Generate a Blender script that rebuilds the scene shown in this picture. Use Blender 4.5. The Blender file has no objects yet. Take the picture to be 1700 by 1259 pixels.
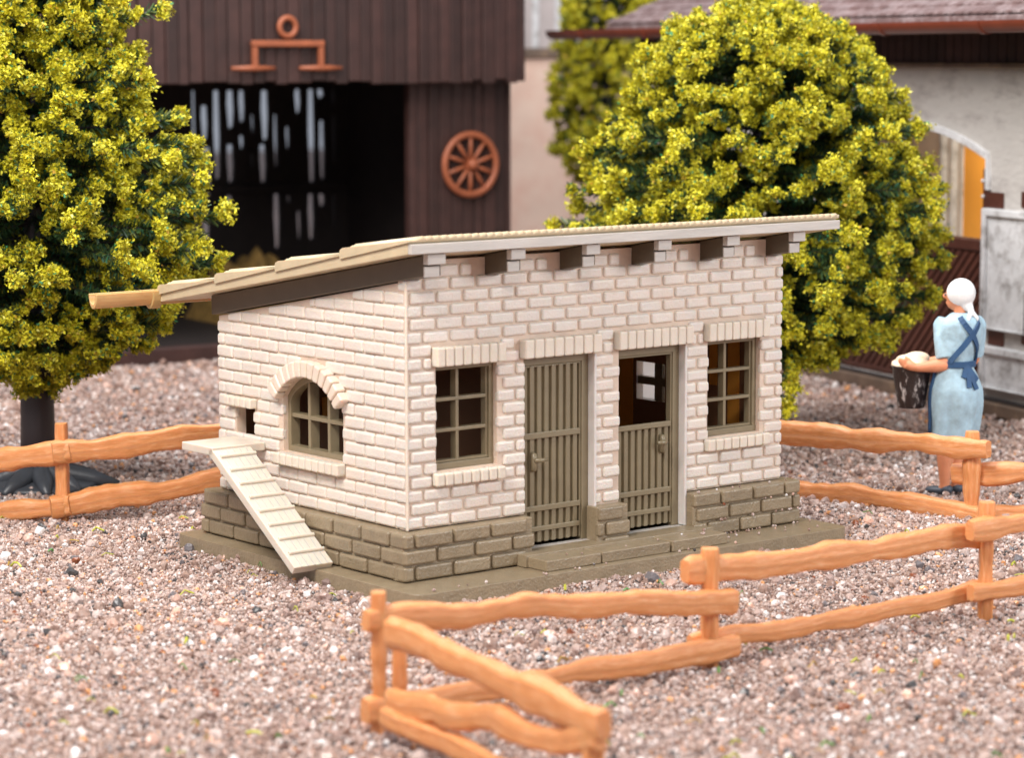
import bpy, bmesh, math, random
import numpy as np
from mathutils import Vector, Matrix, geometry, noise
R = math.radians
random.seed(7); rng = np.random.default_rng(7)
S = bpy.context.scene
COL = S.collection

# ------------------------------------------------------------------ camera
CAM = Vector((-23.29979, -31.51828, 7.10545))
FW = Vector((0.62168682, 0.77376794, -0.12160865)); RT = Vector((0.77937414, -0.62655455, -0.00231232)); UP = Vector((0.07798365, 0.0933411, 0.99257543))
FPX = 4391.572
cd = bpy.data.cameras.new('camera'); cam = bpy.data.objects.new('camera', cd); COL.objects.link(cam)
m = Matrix((RT, UP, -FW)).transposed().to_4x4(); m.translation = CAM; cam.matrix_world = m
cd.sensor_width = 36; cd.lens = FPX / 1700 * 36; cd.clip_start = .5; cd.clip_end = 600
cd.dof.use_dof = True; cd.dof.focus_distance = 43.3; cd.dof.aperture_fstop = .093 / .215; cd.dof.aperture_blades = 0
S.camera = cam

# ------------------------------------------------------------------ world, lamps, exposure
W = bpy.data.worlds.new('World'); S.world = W; W.use_nodes = True
bg = W.node_tree.nodes['Background']; bg.inputs[0].default_value = (.80, .86, 1, 1); bg.inputs[1].default_value = .40
def area(name, loc, tgt, sx, sy, power, col=(1, 1, 1)):
    l = bpy.data.lights.new(name, 'AREA'); l.shape = 'RECTANGLE'; l.size = sx; l.size_y = sy; l.energy = power; l.color = col
    o = bpy.data.objects.new(name, l); COL.objects.link(o); o.location = loc
    o.rotation_euler = (Vector(tgt) - Vector(loc)).to_track_quat('-Z', 'Y').to_euler(); return o
area('softbox', (-22, -6, 30), (4, 2, 0), 12, 12, 16500, (1, .955, .90))          # key, upper left
area('softbox', (22, -30, 14), (5, 0, 1), 14, 12, 6500, (.96, .98, 1))           # right front, gives the sheen on the front
area('softbox', (10, 20, 46), (10, 16, 0), 30, 30, 14000, (1, .98, .96))         # overhead
area('softbox', (-26, -40, 34), (8, 4, 0), 16, 12, 8500, (1, .97, .94))        # from behind the lens
area('softbox', (2, 12, 30), (22, 24, 3), 16, 12, 11000, (1, .97, .95))          # over the background
S.view_settings.view_transform = 'Standard'; S.view_settings.look = 'None'; S.view_settings.exposure = 0.0; S.view_settings.gamma = 1
S.view_settings.use_curve_mapping = False
S.render.engine = 'CYCLES'

G = -0.95
def ray(px, py): return FW + RT * ((px - 850) / FPX) - UP * ((py - 629.5) / FPX)
def at(px, py, D): return CAM + ray(px, py) * D
def onz(px, py, z):
    d = ray(px, py); return CAM + d * ((z - CAM.z) / d.z)
def onplane(px, py, p, n):
    d = ray(px, py); return CAM + d * ((Vector(p) - CAM).dot(n) / d.dot(n))

# ------------------------------------------------------------------ materials
def nt(name):
    mt = bpy.data.materials.new(name); mt.use_nodes = True
    t = mt.node_tree; return mt, t, t.nodes['Principled BSDF']
def mat(name, col, rough=.5, var=.12, scale=6, bump=0, bscale=30, sss=0, sssr=.06, spec=.5, metal=0, col2=None, mixlo=.45, mixhi=.6, mscale=3, stretch=None, island=0, coat=0, dust=None):
    mt, t, b = nt(name); N = t.nodes.new; L = t.links.new
    tc = N('ShaderNodeTexCoord'); mp = N('ShaderNodeMapping'); L(tc.outputs['Object'], mp.inputs[0])
    if stretch: mp.inputs['Scale'].default_value = stretch
    n = N('ShaderNodeTexNoise'); n.inputs['Scale'].default_value = scale; n.inputs['Detail'].default_value = 5; L(mp.outputs[0], n.inputs[0])
    mr = N('ShaderNodeMapRange'); mr.inputs[1].default_value = .3; mr.inputs[2].default_value = .7; mr.inputs[3].default_value = 1 - var; mr.inputs[4].default_value = 1 + var; L(n.outputs[0], mr.inputs[0])
    vm = N('ShaderNodeVectorMath'); vm.operation = 'SCALE'; L(mr.outputs[0], vm.inputs['Scale'])
    src = None
    if col2:
        n2 = N('ShaderNodeTexNoise'); n2.inputs['Scale'].default_value = mscale; n2.inputs['Detail'].default_value = 8; n2.inputs['Roughness'].default_value = .65; L(mp.outputs[0], n2.inputs[0])
        r2 = N('ShaderNodeMapRange'); r2.inputs[1].default_value = mixlo; r2.inputs[2].default_value = mixhi; L(n2.outputs[0], r2.inputs[0])
        mx = N('ShaderNodeMix'); mx.data_type = 'RGBA'; mx.inputs['A'].default_value = (*col, 1); mx.inputs['B'].default_value = (*col2, 1); L(r2.outputs[0], mx.inputs['Factor']); src = mx.outputs['Result']
    else:
        vm.inputs[0].default_value = col
    if src: L(src, vm.inputs[0])
    out = vm.outputs[0]
    if island:
        g = N('ShaderNodeNewGeometry'); mi = N('ShaderNodeMapRange'); mi.inputs[3].default_value = 1 - island; mi.inputs[4].default_value = 1 + island; L(g.outputs['Random Per Island'], mi.inputs[0])
        v2 = N('ShaderNodeVectorMath'); v2.operation = 'SCALE'; L(out, v2.inputs[0]); L(mi.outputs[0], v2.inputs['Scale']); out = v2.outputs[0]
    if dust:
        nd = N('ShaderNodeTexNoise'); nd.inputs['Scale'].default_value = 13; nd.inputs['Detail'].default_value = 6; nd.inputs['Roughness'].default_value = .8; L(tc.outputs['Object'], nd.inputs[0])
        rd = N('ShaderNodeMapRange'); rd.inputs[1].default_value = .63; rd.inputs[2].default_value = .70; L(nd.outputs[0], rd.inputs[0])
        md = N('ShaderNodeMix'); md.data_type = 'RGBA'; md.inputs['B'].default_value = (*dust, 1); L(out, md.inputs['A']); L(rd.outputs[0], md.inputs['Factor']); out = md.outputs['Result']
    L(out, b.inputs['Base Color'])
    b.inputs['Roughness'].default_value = rough; b.inputs['Specular IOR Level'].default_value = spec; b.inputs['Metallic'].default_value = metal
    if coat: b.inputs['Coat Weight'].default_value = coat
    if sss:
        b.inputs['Subsurface Weight'].default_value = sss; b.inputs['Subsurface Radius'].default_value = (1, .55, .35); b.inputs['Subsurface Scale'].default_value = sssr
    if bump:
        n3 = N('ShaderNodeTexNoise'); n3.inputs['Scale'].default_value = bscale; n3.inputs['Detail'].default_value = 4; L(mp.outputs[0], n3.inputs[0])
        bp = N('ShaderNodeBump'); bp.inputs['Strength'].default_value = bump; bp.inputs['Distance'].default_value = .02; L(n3.outputs[0], bp.inputs['Height']); L(bp.outputs[0], b.inputs['Normal'])
    return mt
M = {}
M['brick'] = mat('cream_brick', (.80, .715, .635), .28, .05, 2.2, .6, 26, .35, .07, .6, col2=(.76, .62, .52), mixlo=.50, mixhi=.78, mscale=1.1, island=.03)
M['mortar'] = mat('tan_mortar', (.70, .545, .43), .5, .10, 3, .4, 20, .25, .06)
M['trimbrick'] = mat('cream_trim', (.82, .685, .57), .32, .04, 3, .35, 26, .4, .08)
M['olive'] = mat('olive_stone', (.29, .222, .14), .30, .10, 5, .7, 24, .12, .05, .7, island=.10, dust=(.52, .46, .38))
M['frame'] = mat('olive_frame', (.25, .197, .118), .33, .06, 5, .2, 30, .12, .04, .6)
M['board'] = mat('brown_board', (.105, .078, .05), .45, .06, 4, .12, 30)
M['roofc'] = mat('tan_roof', (.61, .49, .32), .4, .06, 4, .25, 34, .25, .06, .5)
M['gutter'] = mat('amber_gutter', (.58, .38, .16), .35, .06, 4, .1, 30, .4, .12)
M['jamb'] = mat('pale_jamb', (.74, .68, .64), .35, .08, 3, .2, 20, .3, .06)
M['fascia'] = mat('sheen_grey_fascia', (.56, .51, .46), .4, .10, 3, .3, 26, .15, .05, .6, stretch=(.4, 4, 4))  # front-light sheen painted in as grey on fascia and rafter ends
M['rampm'] = mat('ramp_cream', (.72, .64, .535), .35, .05, 4, .15, 30, .4, .1)
M['orange_in'] = mat('orange_lining', (.75, .30, .04), .6, .05, 3)
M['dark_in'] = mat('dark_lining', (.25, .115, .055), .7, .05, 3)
def mat_fence():
    mt, t, b = nt('tan_plastic_wood'); N = t.nodes.new; L = t.links.new
    uv = N('ShaderNodeUVMap'); mp = N('ShaderNodeMapping'); mp.inputs['Scale'].default_value = (1.3, 9, 1); L(uv.outputs[0], mp.inputs[0])
    n = N('ShaderNodeTexNoise'); n.inputs['Scale'].default_value = 2.2; n.inputs['Detail'].default_value = 6; n.inputs['Roughness'].default_value = .7; L(mp.outputs[0], n.inputs[0])
    cr = N('ShaderNodeValToRGB'); e = cr.color_ramp.elements; e[0].position = .30; e[0].color = (.64, .25, .08, 1); e[1].position = .74; e[1].color = (.88, .52, .29, 1); x = e.new(.52); x.color = (.76, .32, .12, 1); L(n.outputs[0], cr.inputs[0]); L(cr.outputs[0], b.inputs['Base Color'])
    b.inputs['Roughness'].default_value = .42; b.inputs['Subsurface Weight'].default_value = .35; b.inputs['Subsurface Radius'].default_value = (1, .5, .25); b.inputs['Subsurface Scale'].default_value = .12
    bp = N('ShaderNodeBump'); bp.inputs['Strength'].default_value = .55; bp.inputs['Distance'].default_value = .03; L(n.outputs[0], bp.inputs['Height']); L(bp.outputs[0], b.inputs['Normal']); return mt
M['fence'] = mat_fence()
M['barn'] = mat('dark_brown_board', (.040, .0165, .0135), .6, .22, 2.2, .4, 10, island=.35)
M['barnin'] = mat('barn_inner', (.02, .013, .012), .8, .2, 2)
M['rust'] = mat('rust_brown', (.30, .085, .035), .5, .15, 3, .2, 12)
M['rooftile'] = mat('plum_roof_tile', (.17, .105, .10), .6, .15, 2.5, .6, 9, col2=(.30, .23, .23), mixlo=.45, mixhi=.62, mscale=3)
M['gutter2'] = mat('red_brown_gutter', (.16, .036, .018), .35, .12, 2, .1, 9)
M['stucco'] = mat('grey_stucco', (.55, .52, .49), .8, .12, 2, .9, 9, col2=(.30, .27, .26), mixlo=.48, mixhi=.68, mscale=2.0, stretch=(.38, 1, 1))
M['quoin'] = mat('white_quoin', (.70, .70, .71), .6, .08, 3, .6, 10, col2=(.30, .28, .27), mixlo=.48, mixhi=.70, mscale=2.6)
M['doorwood'] = mat('red_brown_wood', (.085, .028, .018), .4, .18, 3, .3, 9, island=.2)
M['beam'] = mat('grey_brown_beam', (.15, .10, .07), .6, .25, 2, .4, 8, col2=(.30, .20, .12), mixlo=.55, mixhi=.7, mscale=1.5)
M['creamwall'] = mat('pink_cream_wall', (.86, .64, .52), .8, .06, .6, .3, 5, col2=(.82, .54, .43), mixlo=.45, mixhi=.65, mscale=.7)
M['greywall'] = mat('grey_upper_wall', (.50, .44, .43), .8, .12, 1)
M['innerwall'] = mat('cream_inner', (.62, .50, .40), .8, .06, 1)
M['amber'] = mat('amber_inner', (.75, .34, .05), .7, .06, 1)
M['trunk'] = mat('dark_plastic_trunk', (.034, .026, .028), .45, .15, 3, .3, 10, stretch=(1, 1, .2))
M['rootplate'] = mat('dark_grey_root', (.05, .055, .065), .4, .15, 3, .3, 8)
M['skin'] = mat('painted_skin', (.72, .29, .15), .55, .08, 4, .2, 16, .2, .04)
M['dress'] = mat('pale_blue_cloth', (.42, .60, .70), .6, .08, 5, .7, 6, .1, .03, col2=(.27, .36, .40), mixlo=.44, mixhi=.70, mscale=2.2)
M['apron'] = mat('navy_cloth', (.022, .075, .175), .6, .12, 5, .2, 14)
M['scarf'] = mat('white_cloth', (.84, .83, .82), .6, .05, 5, .4, 8)
M['shoe'] = mat('slate_shoe', (.06, .075, .10), .5, .1, 4)
M['wicker'] = mat('dark_wicker', (.030, .020, .018), .5, .2, 8, .8, 18, col2=(.50, .46, .44), mixlo=.54, mixhi=.66, mscale=9, stretch=(1, 1, .45))
M['laundry'] = mat('cream_laundry', (.86, .66, .48), .6, .04, 4, .2, 10, .2, .05)
mp_, tp_, bp_ = nt('milky_pane'); tl_ = tp_.nodes.new('ShaderNodeBsdfTranslucent'); tl_.inputs[0].default_value = (.95, .95, .95, 1); tp_.links.new(tl_.outputs[0], tp_.nodes['Material Output'].inputs[0]); M['pane'] = mp_
M['hay'] = mat('hay', (.30, .18, .05), .8, .4, 5, .6, 8)

def ramp_random(name, stops, rough=.4, sss=0, trans=0, source='island', bump=0):
    mt, t, b = nt(name); N = t.nodes.new; L = t.links.new
    if source == 'object':
        g = N('ShaderNodeObjectInfo'); o = g.outputs['Random']
    else:
        g = N('ShaderNodeNewGeometry'); o = g.outputs['Random Per Island']
    cr = N('ShaderNodeValToRGB'); cr.color_ramp.interpolation = 'CONSTANT'
    e = cr.color_ramp.elements
    e[0].position = 0; e[0].color = (*stops[0][1], 1); e[1].position = stops[1][0]; e[1].color = (*stops[1][1], 1)
    for p, c in stops[2:]:
        x = e.new(p); x.color = (*c, 1)
    L(o, cr.inputs[0])
    tc = N('ShaderNodeTexCoord'); n = N('ShaderNodeTexNoise'); n.inputs['Scale'].default_value = 2.5; n.inputs['Detail'].default_value = 4; L(tc.outputs['Object'], n.inputs[0])
    mr = N('ShaderNodeMapRange'); mr.inputs[1].default_value = .3; mr.inputs[2].default_value = .7; mr.inputs[3].default_value = .8; mr.inputs[4].default_value = 1.2; L(n.outputs[0], mr.inputs[0])
    vm = N('ShaderNodeVectorMath'); vm.operation = 'SCALE'; L(cr.outputs[0], vm.inputs[0]); L(mr.outputs[0], vm.inputs['Scale'])
    L(vm.outputs[0], b.inputs['Base Color']); b.inputs['Roughness'].default_value = rough
    if sss: b.inputs['Subsurface Weight'].default_value = sss; b.inputs['Subsurface Radius'].default_value = (1, .8, .7); b.inputs['Subsurface Scale'].default_value = .06
    if trans: b.inputs['Transmission Weight'].default_value = trans
    return mt
GS = [(0, (.41, .285, .235)), (.17, (.49, .365, .32)), (.34, (.32, .21, .17)), (.48, (.55, .44, .40)), (.60, (.41, .29, .255)), (.71, (.66, .57, .54)), (.76, (.21, .14, .12)), (.82, (.63, .41, .33)), (.87, (.82, .77, .75)), (.905, (.07, .065, .065)), (.935, (.17, .15, .155)), (.959, (.70, .34, .15)), (.978, (.80, .50, .38)), (.99, (.26, .085, .04))]
M['grain'] = ramp_random('gravel_grain', GS, .28, .25, 0, 'object')
M['flake'] = ramp_random('yellow_green_flake', [(0, (.60, .54, .015)), (.22, (.72, .64, .025)), (.44, (.48, .445, .015)), (.57, (.80, .72, .05)), (.70, (.38, .36, .015)), (.80, (.58, .52, .015)), (.89, (.04, .20, .07)), (.955, (.55, .33, .03)), (.975, (.82, .76, .16))], .6)
M['bristle'] = ramp_random('dark_green_bristle', [(0, (.03, .075, .025)), (.3, (.05, .11, .03)), (.5, (.018, .045, .02)), (.68, (.12, .15, .02)), (.87, (.02, .12, .065)), (.95, (.30, .29, .02))], .6)
M['litter'] = ramp_random('green_litter', [(0, (.45, .45, .05)), (.5, (.10, .25, .05)), (.8, (.45, .28, .05))], .5)

# ------------------------------------------------------------------ object helpers
def tag(o, label=None, cat=None, group=None, kind=None):
    if label: o['label'] = label
    if cat: o['category'] = cat
    if group: o['group'] = group
    if kind: o['kind'] = kind
    return o
def empty(name, loc=(0, 0, 0), rz=0, **k):
    o = bpy.data.objects.new(name, None); COL.objects.link(o); o.location = loc; o.rotation_euler = (0, 0, rz); o.empty_display_size = .2
    return tag(o, **k)
class MB:
    def __init__(s): s.v = []; s.f = []; s.sm = False
    def add(s, vs, fs):
        n = len(s.v); s.v += [tuple(p) for p in vs]; s.f += [tuple(i + n for i in f) for f in fs]; return s
    def hexa(s, p):   # 4 bottom ccw, 4 top ccw
        return s.add(p, [(3, 2, 1, 0), (4, 5, 6, 7), (0, 1, 5, 4), (1, 2, 6, 5), (2, 3, 7, 6), (3, 0, 4, 7)])
    def box(s, x0, x1, y0, y1, z0, z1, mx=None):
        x0, x1 = min(x0, x1), max(x0, x1); y0, y1 = min(y0, y1), max(y0, y1); z0, z1 = min(z0, z1), max(z0, z1)
        p = [Vector(q) for q in ((x0, y0, z0), (x1, y0, z0), (x1, y1, z0), (x0, y1, z0), (x0, y0, z1), (x1, y0, z1), (x1, y1, z1), (x0, y1, z1))]
        if mx: p = [mx @ q for q in p]
        return s.hexa(p)
    def tube(s, pts, rad, n=12, cap=True, flat=1.0):
        pts = [Vector(p) for p in pts]; k = len(pts)
        if not hasattr(rad, '__len__'): rad = [rad] * k
        up = Vector((0, 0, 1)); vs = []
        d0 = (pts[-1] - pts[0]).normalized()
        if abs(d0.z) > .9: up = Vector((0, 1, 0))
        for i, p in enumerate(pts):
            d = (pts[min(i + 1, k - 1)] - pts[max(i - 1, 0)]).normalized(); a = d.cross(up).normalized(); b = a.cross(d)
            for j in range(n):
                t = 2 * math.pi * j / n; vs.append(p + a * (math.cos(t) * rad[i] * flat) + b * (math.sin(t) * rad[i]))
        fs = [(i * n + j, i * n + (j + 1) % n, (i + 1) * n + (j + 1) % n, (i + 1) * n + j) for i in range(k - 1) for j in range(n)]
        if cap: fs += [tuple(range(n))[::-1], tuple((k - 1) * n + j for j in range(n))]
        return s.add(vs, fs)
    def ball(s, c, r, mx=None, nu=16, nv=10):
        c = Vector(c); rr = (r, r, r) if not hasattr(r, '__len__') else r; vs = []; fs = []
        for i in range(1, nv):
            for j in range(nu):
                a = math.pi * i / nv; b = 2 * math.pi * j / nu
                q = Vector((rr[0] * math.sin(a) * math.cos(b), rr[1] * math.sin(a) * math.sin(b), rr[2] * math.cos(a)))
                if mx: q = mx @ q
                vs.append(c + q)
        t = Vector((0, 0, rr[2])); t = mx @ t if mx else t
        vs += [c + t, c - t]; T = len(vs) - 2
        for i in range(nv - 2):
            for j in range(nu): fs.append((i * nu + j, (i + 1) * nu + j, (i + 1) * nu + (j + 1) % nu, i * nu + (j + 1) % nu))
        for j in range(nu):
            fs.append((T, j, (j + 1) % nu)); fs.append((T + 1, (nv - 2) * nu + (j + 1) % nu, (nv - 2) * nu + j))
        return s.add(vs, fs)
    def prism(s, loops, fn, t0, t1):   # loops: 2D outlines (outer + holes); fn(a,b,t) -> 3D
        tri = geometry.tessellate_polygon([[Vector((a, b, 0)) for a, b in lp] for lp in loops])
        flat = [p for lp in loops for p in lp]; n = len(flat)
        vs = [fn(a, b, t0) for a, b in flat] + [fn(a, b, t1) for a, b in flat]
        fs = [tuple(t) for t in tri] + [tuple(i + n for i in reversed(t)) for t in tri]
        o = 0
        for lp in loops:
            k = len(lp); fs += [(o + i, o + (i + 1) % k, n + o + (i + 1) % k, n + o + i) for i in range(k)]; o += k
        return s.add(vs, fs)
    def build(s, name, material, parent=None, bevel=0, seg=2, smooth=False, clamp=True):
        me = bpy.data.meshes.new(name); me.from_pydata(s.v, [], s.f)
        bm = bmesh.new(); bm.from_mesh(me); bmesh.ops.recalc_face_normals(bm, faces=bm.faces); bm.to_mesh(me); bm.free()
        me.materials.append(material); me.update()
        if getattr(s, 'uv', None):
            ul = me.uv_layers.new(name='UVMap')
            for li, lp in enumerate(me.loops): ul.data[li].uv = s.uv[lp.vertex_index]
        o = bpy.data.objects.new(name, me); COL.objects.link(o); o.parent = parent
        if smooth: me.polygons.foreach_set('use_smooth', [True] * len(me.polygons))
        if bevel:
            b = o.modifiers.new('bevel', 'BEVEL'); b.width = bevel; b.segments = seg; b.limit_method = 'ANGLE'; b.angle_limit = R(35); b.harden_normals = False
            me.polygons.foreach_set('use_smooth', [True] * len(me.polygons)) if seg > 1 else None
            if seg > 1: b.harden_normals = True; b.use_clamp_overlap = clamp
        return o
def npmesh(name, V, F, material, parent=None, smooth=False):
    me = bpy.data.meshes.new(name); nv = len(V); nf, k = F.shape
    me.vertices.add(nv); me.vertices.foreach_set('co', V.astype(np.float32).ravel())
    me.loops.add(nf * k); me.loops.foreach_set('vertex_index', F.astype(np.int32).ravel())
    me.polygons.add(nf); me.polygons.foreach_set('loop_start', np.arange(0, nf * k, k, dtype=np.int32)); me.polygons.foreach_set('loop_total', np.full(nf, k, dtype=np.int32))
    me.update(calc_edges=True); me.validate(); me.materials.append(material)
    if smooth: me.polygons.foreach_set('use_smooth', [True] * len(me.polygons))
    o = bpy.data.objects.new(name, me); COL.objects.link(o); o.parent = parent; return o

# ------------------------------------------------------------------ ground
def mat_ground():
    mt, t, b = nt('gravel_bed'); N = t.nodes.new; L = t.links.new
    tc = N('ShaderNodeTexCoord'); v = N('ShaderNodeTexVoronoi'); v.inputs['Scale'].default_value = 11; L(tc.outputs['Object'], v.inputs[0])
    s = N('ShaderNodeSeparateColor'); L(v.outputs['Color'], s.inputs[0]); cr = N('ShaderNodeValToRGB'); cr.color_ramp.interpolation = 'CONSTANT'; e = cr.color_ramp.elements
    e[0].color = (*GS[0][1], 1); e[1].position = GS[1][0]; e[1].color = (*GS[1][1], 1)
    for p, c in GS[2:]:
        x = e.new(p); x.color = (*c, 1)
    L(s.outputs[0], cr.inputs[0]); vm = N('ShaderNodeVectorMath'); vm.operation = 'SCALE'; vm.inputs['Scale'].default_value = .8; L(cr.outputs[0], vm.inputs[0]); L(vm.outputs[0], b.inputs['Base Color']); b.inputs['Roughness'].default_value = .6
    bp = N('ShaderNodeBump'); bp.invert = True; bp.inputs['Distance'].default_value = .05; L(v.outputs['Distance'], bp.inputs['Height']); L(bp.outputs[0], b.inputs['Normal']); return mt
g = MB(); g.add([(-60, -60, G - .05), (140, -60, G - .05), (140, 160, G - .05), (-60, 160, G - .05)], [(0, 1, 2, 3)])
tag(g.build('ground', mat_ground()), kind='structure')

# loose gravel grains: instanced stones on scattered points
stones = bpy.data.collections.new('gravel_shapes')
for k in range(5):
    bm = bmesh.new(); bmesh.ops.create_icosphere(bm, subdivisions=1 if k < 3 else 2, radius=1)
    sx, sy, sz = random.uniform(.75, 1.2), random.uniform(.7, 1.1), random.uniform(.55, .9)
    for v in bm.verts:
        nz = 1 + .38 * noise.noise(v.co * 1.3 + Vector((k * 7, 0, 0))) + random.uniform(-.1, .1)
        v.co = Vector((v.co.x * sx, v.co.y * sy, v.co.z * sz)) * nz
    me = bpy.data.meshes.new('stone'); bm.to_mesh(me); bm.free(); me.materials.append(M['grain'])
    stones.objects.link(bpy.data.objects.new('stone', me))
def scatter(n, d0, d1, rmin, rmax, pw=1.5):
    # density even over the ground between two distances from the lens
    u = rng.random(n); D = np.sqrt(d0 * d0 + u * (d1 * d1 - d0 * d0)); lat = (rng.random(n) - .5) * (D * .405 + 2.5)
    f2 = np.array([FW.x, FW.y]) / math.hypot(FW.x, FW.y); r2 = np.array([f2[1], -f2[0]])
    P = np.array([CAM.x, CAM.y]) + D[:, None] * f2 + lat[:, None] * r2
    r = rmin + (rmax - rmin) * rng.random(n) ** pw
    return P, r
sets = [scatter(200000, 25.5, 50, .012, .031), scatter(20000, 25.5, 50, .028, .056), scatter(60000, 50, 82, .030, .065), scatter(3600, 25.5, 50, .05, .115, 2.4), scatter(1200, 50, 80, .06, .14)]
P = np.vstack([s[0] for s in sets]); r = np.concatenate([s[1] for s in sets])
keep = ~((P[:, 0] > -.5) & (P[:, 0] < 8.4) & (P[:, 1] > -.95) & (P[:, 1] < 5.6)); P = P[keep]; r = r[keep]; n0 = len(r)
z = G - .045 + r * .35 + rng.random(n0) * .04 + .018 * np.sin(P[:, 0] * 2.1 + 1.3 * np.sin(P[:, 1] * 1.7)) * np.cos(P[:, 1] * 2.6)
stray = [(rng.uniform(5.9, 8.3), rng.uniform(-.9, -.24), -.735) for _ in range(16)] + [(rng.uniform(5.8, 8.0), -.245, -.74) for _ in range(22)] + [(rng.uniform(5.7, 8.0), -.20, .005) for _ in range(8)] + [(rng.uniform(6.0, 7.9), -.245, -.74 + .247 * rng.integers(1, 3)) for _ in range(14)] + [(rng.uniform(2.2, 5.6), rng.uniform(-.85, -.5), -.56) for _ in range(9)] + [(rng.uniform(-.4, 6), rng.uniform(-1.04, -.9), -.735) for _ in range(14)]
P = np.vstack([P, np.array([q[:2] for q in stray])]); z = np.concatenate([z, [q[2] + .012 for q in stray]]); r = np.concatenate([r, rng.uniform(.014, .032, len(stray))]); n = len(r)
me = bpy.data.meshes.new('gravel'); me.vertices.add(n); me.vertices.foreach_set('co', np.column_stack([P, z]).astype(np.float32).ravel())
a = me.attributes.new('rot', 'FLOAT_VECTOR', 'POINT'); a.data.foreach_set('vector', (rng.random((n, 3)) * 6.28).astype(np.float32).ravel())
a = me.attributes.new('scl', 'FLOAT', 'POINT'); a.data.foreach_set('value', r.astype(np.float32))
a = me.attributes.new('idx', 'INT', 'POINT'); a.data.foreach_set('value', rng.integers(0, 5, n).astype(np.int32))
gravel = bpy.data.objects.new('gravel', me); COL.objects.link(gravel); me.materials.append(M['grain'])
tag(gravel, 'loose pink, grey and white gravel covering the ground', 'gravel', kind='stuff')
ng = bpy.data.node_groups.new('scatter', 'GeometryNodeTree'); ng.interface.new_socket('Geometry', in_out='INPUT', socket_type='NodeSocketGeometry'); ng.interface.new_socket('Geometry', in_out='OUTPUT', socket_type='NodeSocketGeometry')
N = ng.nodes.new; L = ng.links.new; gi = N('NodeGroupInput'); go = N('NodeGroupOutput'); ip = N('GeometryNodeInstanceOnPoints'); ci = N('GeometryNodeCollectionInfo')
ci.inputs['Collection'].default_value = stones; ci.inputs['Separate Children'].default_value = True; ci.inputs['Reset Children'].default_value = True
def na(nm, ty):
    q = N('GeometryNodeInputNamedAttribute'); q.data_type = ty; q.inputs['Name'].default_value = nm; return q.outputs['Attribute']
L(gi.outputs[0], ip.inputs['Points']); L(ci.outputs[0], ip.inputs['Instance']); ip.inputs['Pick Instance'].default_value = True
L(na('idx', 'INT'), ip.inputs['Instance Index']); L(na('rot', 'FLOAT_VECTOR'), ip.inputs['Rotation']); L(na('scl', 'FLOAT'), ip.inputs['Scale']); L(ip.outputs[0], go.inputs[0])
gravel.modifiers.new('scatter', 'NODES').node_group = ng
# stray green and yellow fibres
mb = MB()
for k in range(150):
    p, _ = scatter(1, 28, 46, .1, .1); c = Vector((p[0, 0], p[0, 1], G + .04)); a = random.uniform(0, 6.28); l = random.uniform(.06, .22); w = random.uniform(.006, .02)
    q = [c + Vector((math.cos(a) * l * t, math.sin(a) * l * t, .06 * math.sin(t * 3) * random.uniform(.3, 1.4))) for t in (0, .33, .66, 1)]
    mb.tube(q, w, 4)
tag(mb.build('grass_fibres', M['litter']), 'stray green and yellow fibres lying on the gravel', 'grass fibres', kind='stuff')

# ------------------------------------------------------------------ the poultry house
Lx, Wy, ch, pb = 7.856, 5.223, .2, .508
slope = .171
house = empty('poultry_house', (0, 0, 0), label='small cream brick poultry house with tan lean-to roof and olive stone base', cat='poultry house')
def wtop(y): return 3.77 - .171 * y
def jb(mb, a, b, y0, y1, z0, z1):
    q = lambda: random.uniform(-.005, .005)
    mb.hexa([(a + q(), y0 + q(), z0 + q()), (b + q(), y0 + q(), z0 + q()), (b, y1, z0), (a, y1, z0), (a + q(), y0 + q(), z1 + q()), (b + q(), y0 + q(), z1 + q()), (b, y1, z1), (a, y1, z1)])
def cuts(x0, x1, ex):
    segs = [(x0, x1)]
    for a, b in ex:
        ns = []
        for s0, s1 in segs:
            if b <= s0 or a >= s1: ns.append((s0, s1))
            else:
                if a > s0: ns.append((s0, a))
                if b < s1: ns.append((b, s1))
        segs = ns
    return segs
def rowbricks(x0, x1, ph, pitch, gap, ex, mn=.09):
    out = []; x = x0 + ph - pitch
    while x < x1:
        a, b = max(x + gap / 2, x0), min(x + pitch - gap / 2, x1)
        if b - a > mn * .6:
            for s0, s1 in cuts(a, b, ex):
                if s1 - s0 > .11: out.append((s0, s1))
        x += pitch
    return out
# openings on the front
OW1 = (.58, 1.76, .85, 2.44); OD1 = (2.29, 3.70, -.74, 2.44); OD2 = (4.24, 5.64, -.74, 2.44); OW2 = (6.17, 7.36, .85, 2.44)
opens = [OW1, OD1, OD2, OW2]
JT = .045
mb = MB()
for k in range(19):
    z0 = k * ch; z1 = z0 + ch; zm = z0 + ch / 2
    ex = [(o[0] - .0, o[1] + .0) for o in opens if o[2] < zm < o[3]]
    ex = [(p + .006, q - .006) for p, q in ex]
    for lx0, lx1, a, b in ((.49, 1.83, 2.45, 2.75), (2.19, 3.77, 2.45, 2.75), (4.12, 5.73, 2.45, 2.75), (6.06, 7.45, 2.45, 2.75), (.49, 1.84, .64, .82), (6.08, 7.5, .64, .82)):
        if a - .05 < zm < b + .04: ex.append((lx0 - .0, lx1 + .0))
    ph = .07 if k % 2 else .07 + pb / 2
    for a, b in rowbricks(.0, Lx, ph, pb, .045, ex):
        jj = random.uniform(-.006, .006)
        jb(mb, a, b, .0 + jj, .11, z0 + .016, z1 - .010)
        if a < .01: pass
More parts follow.
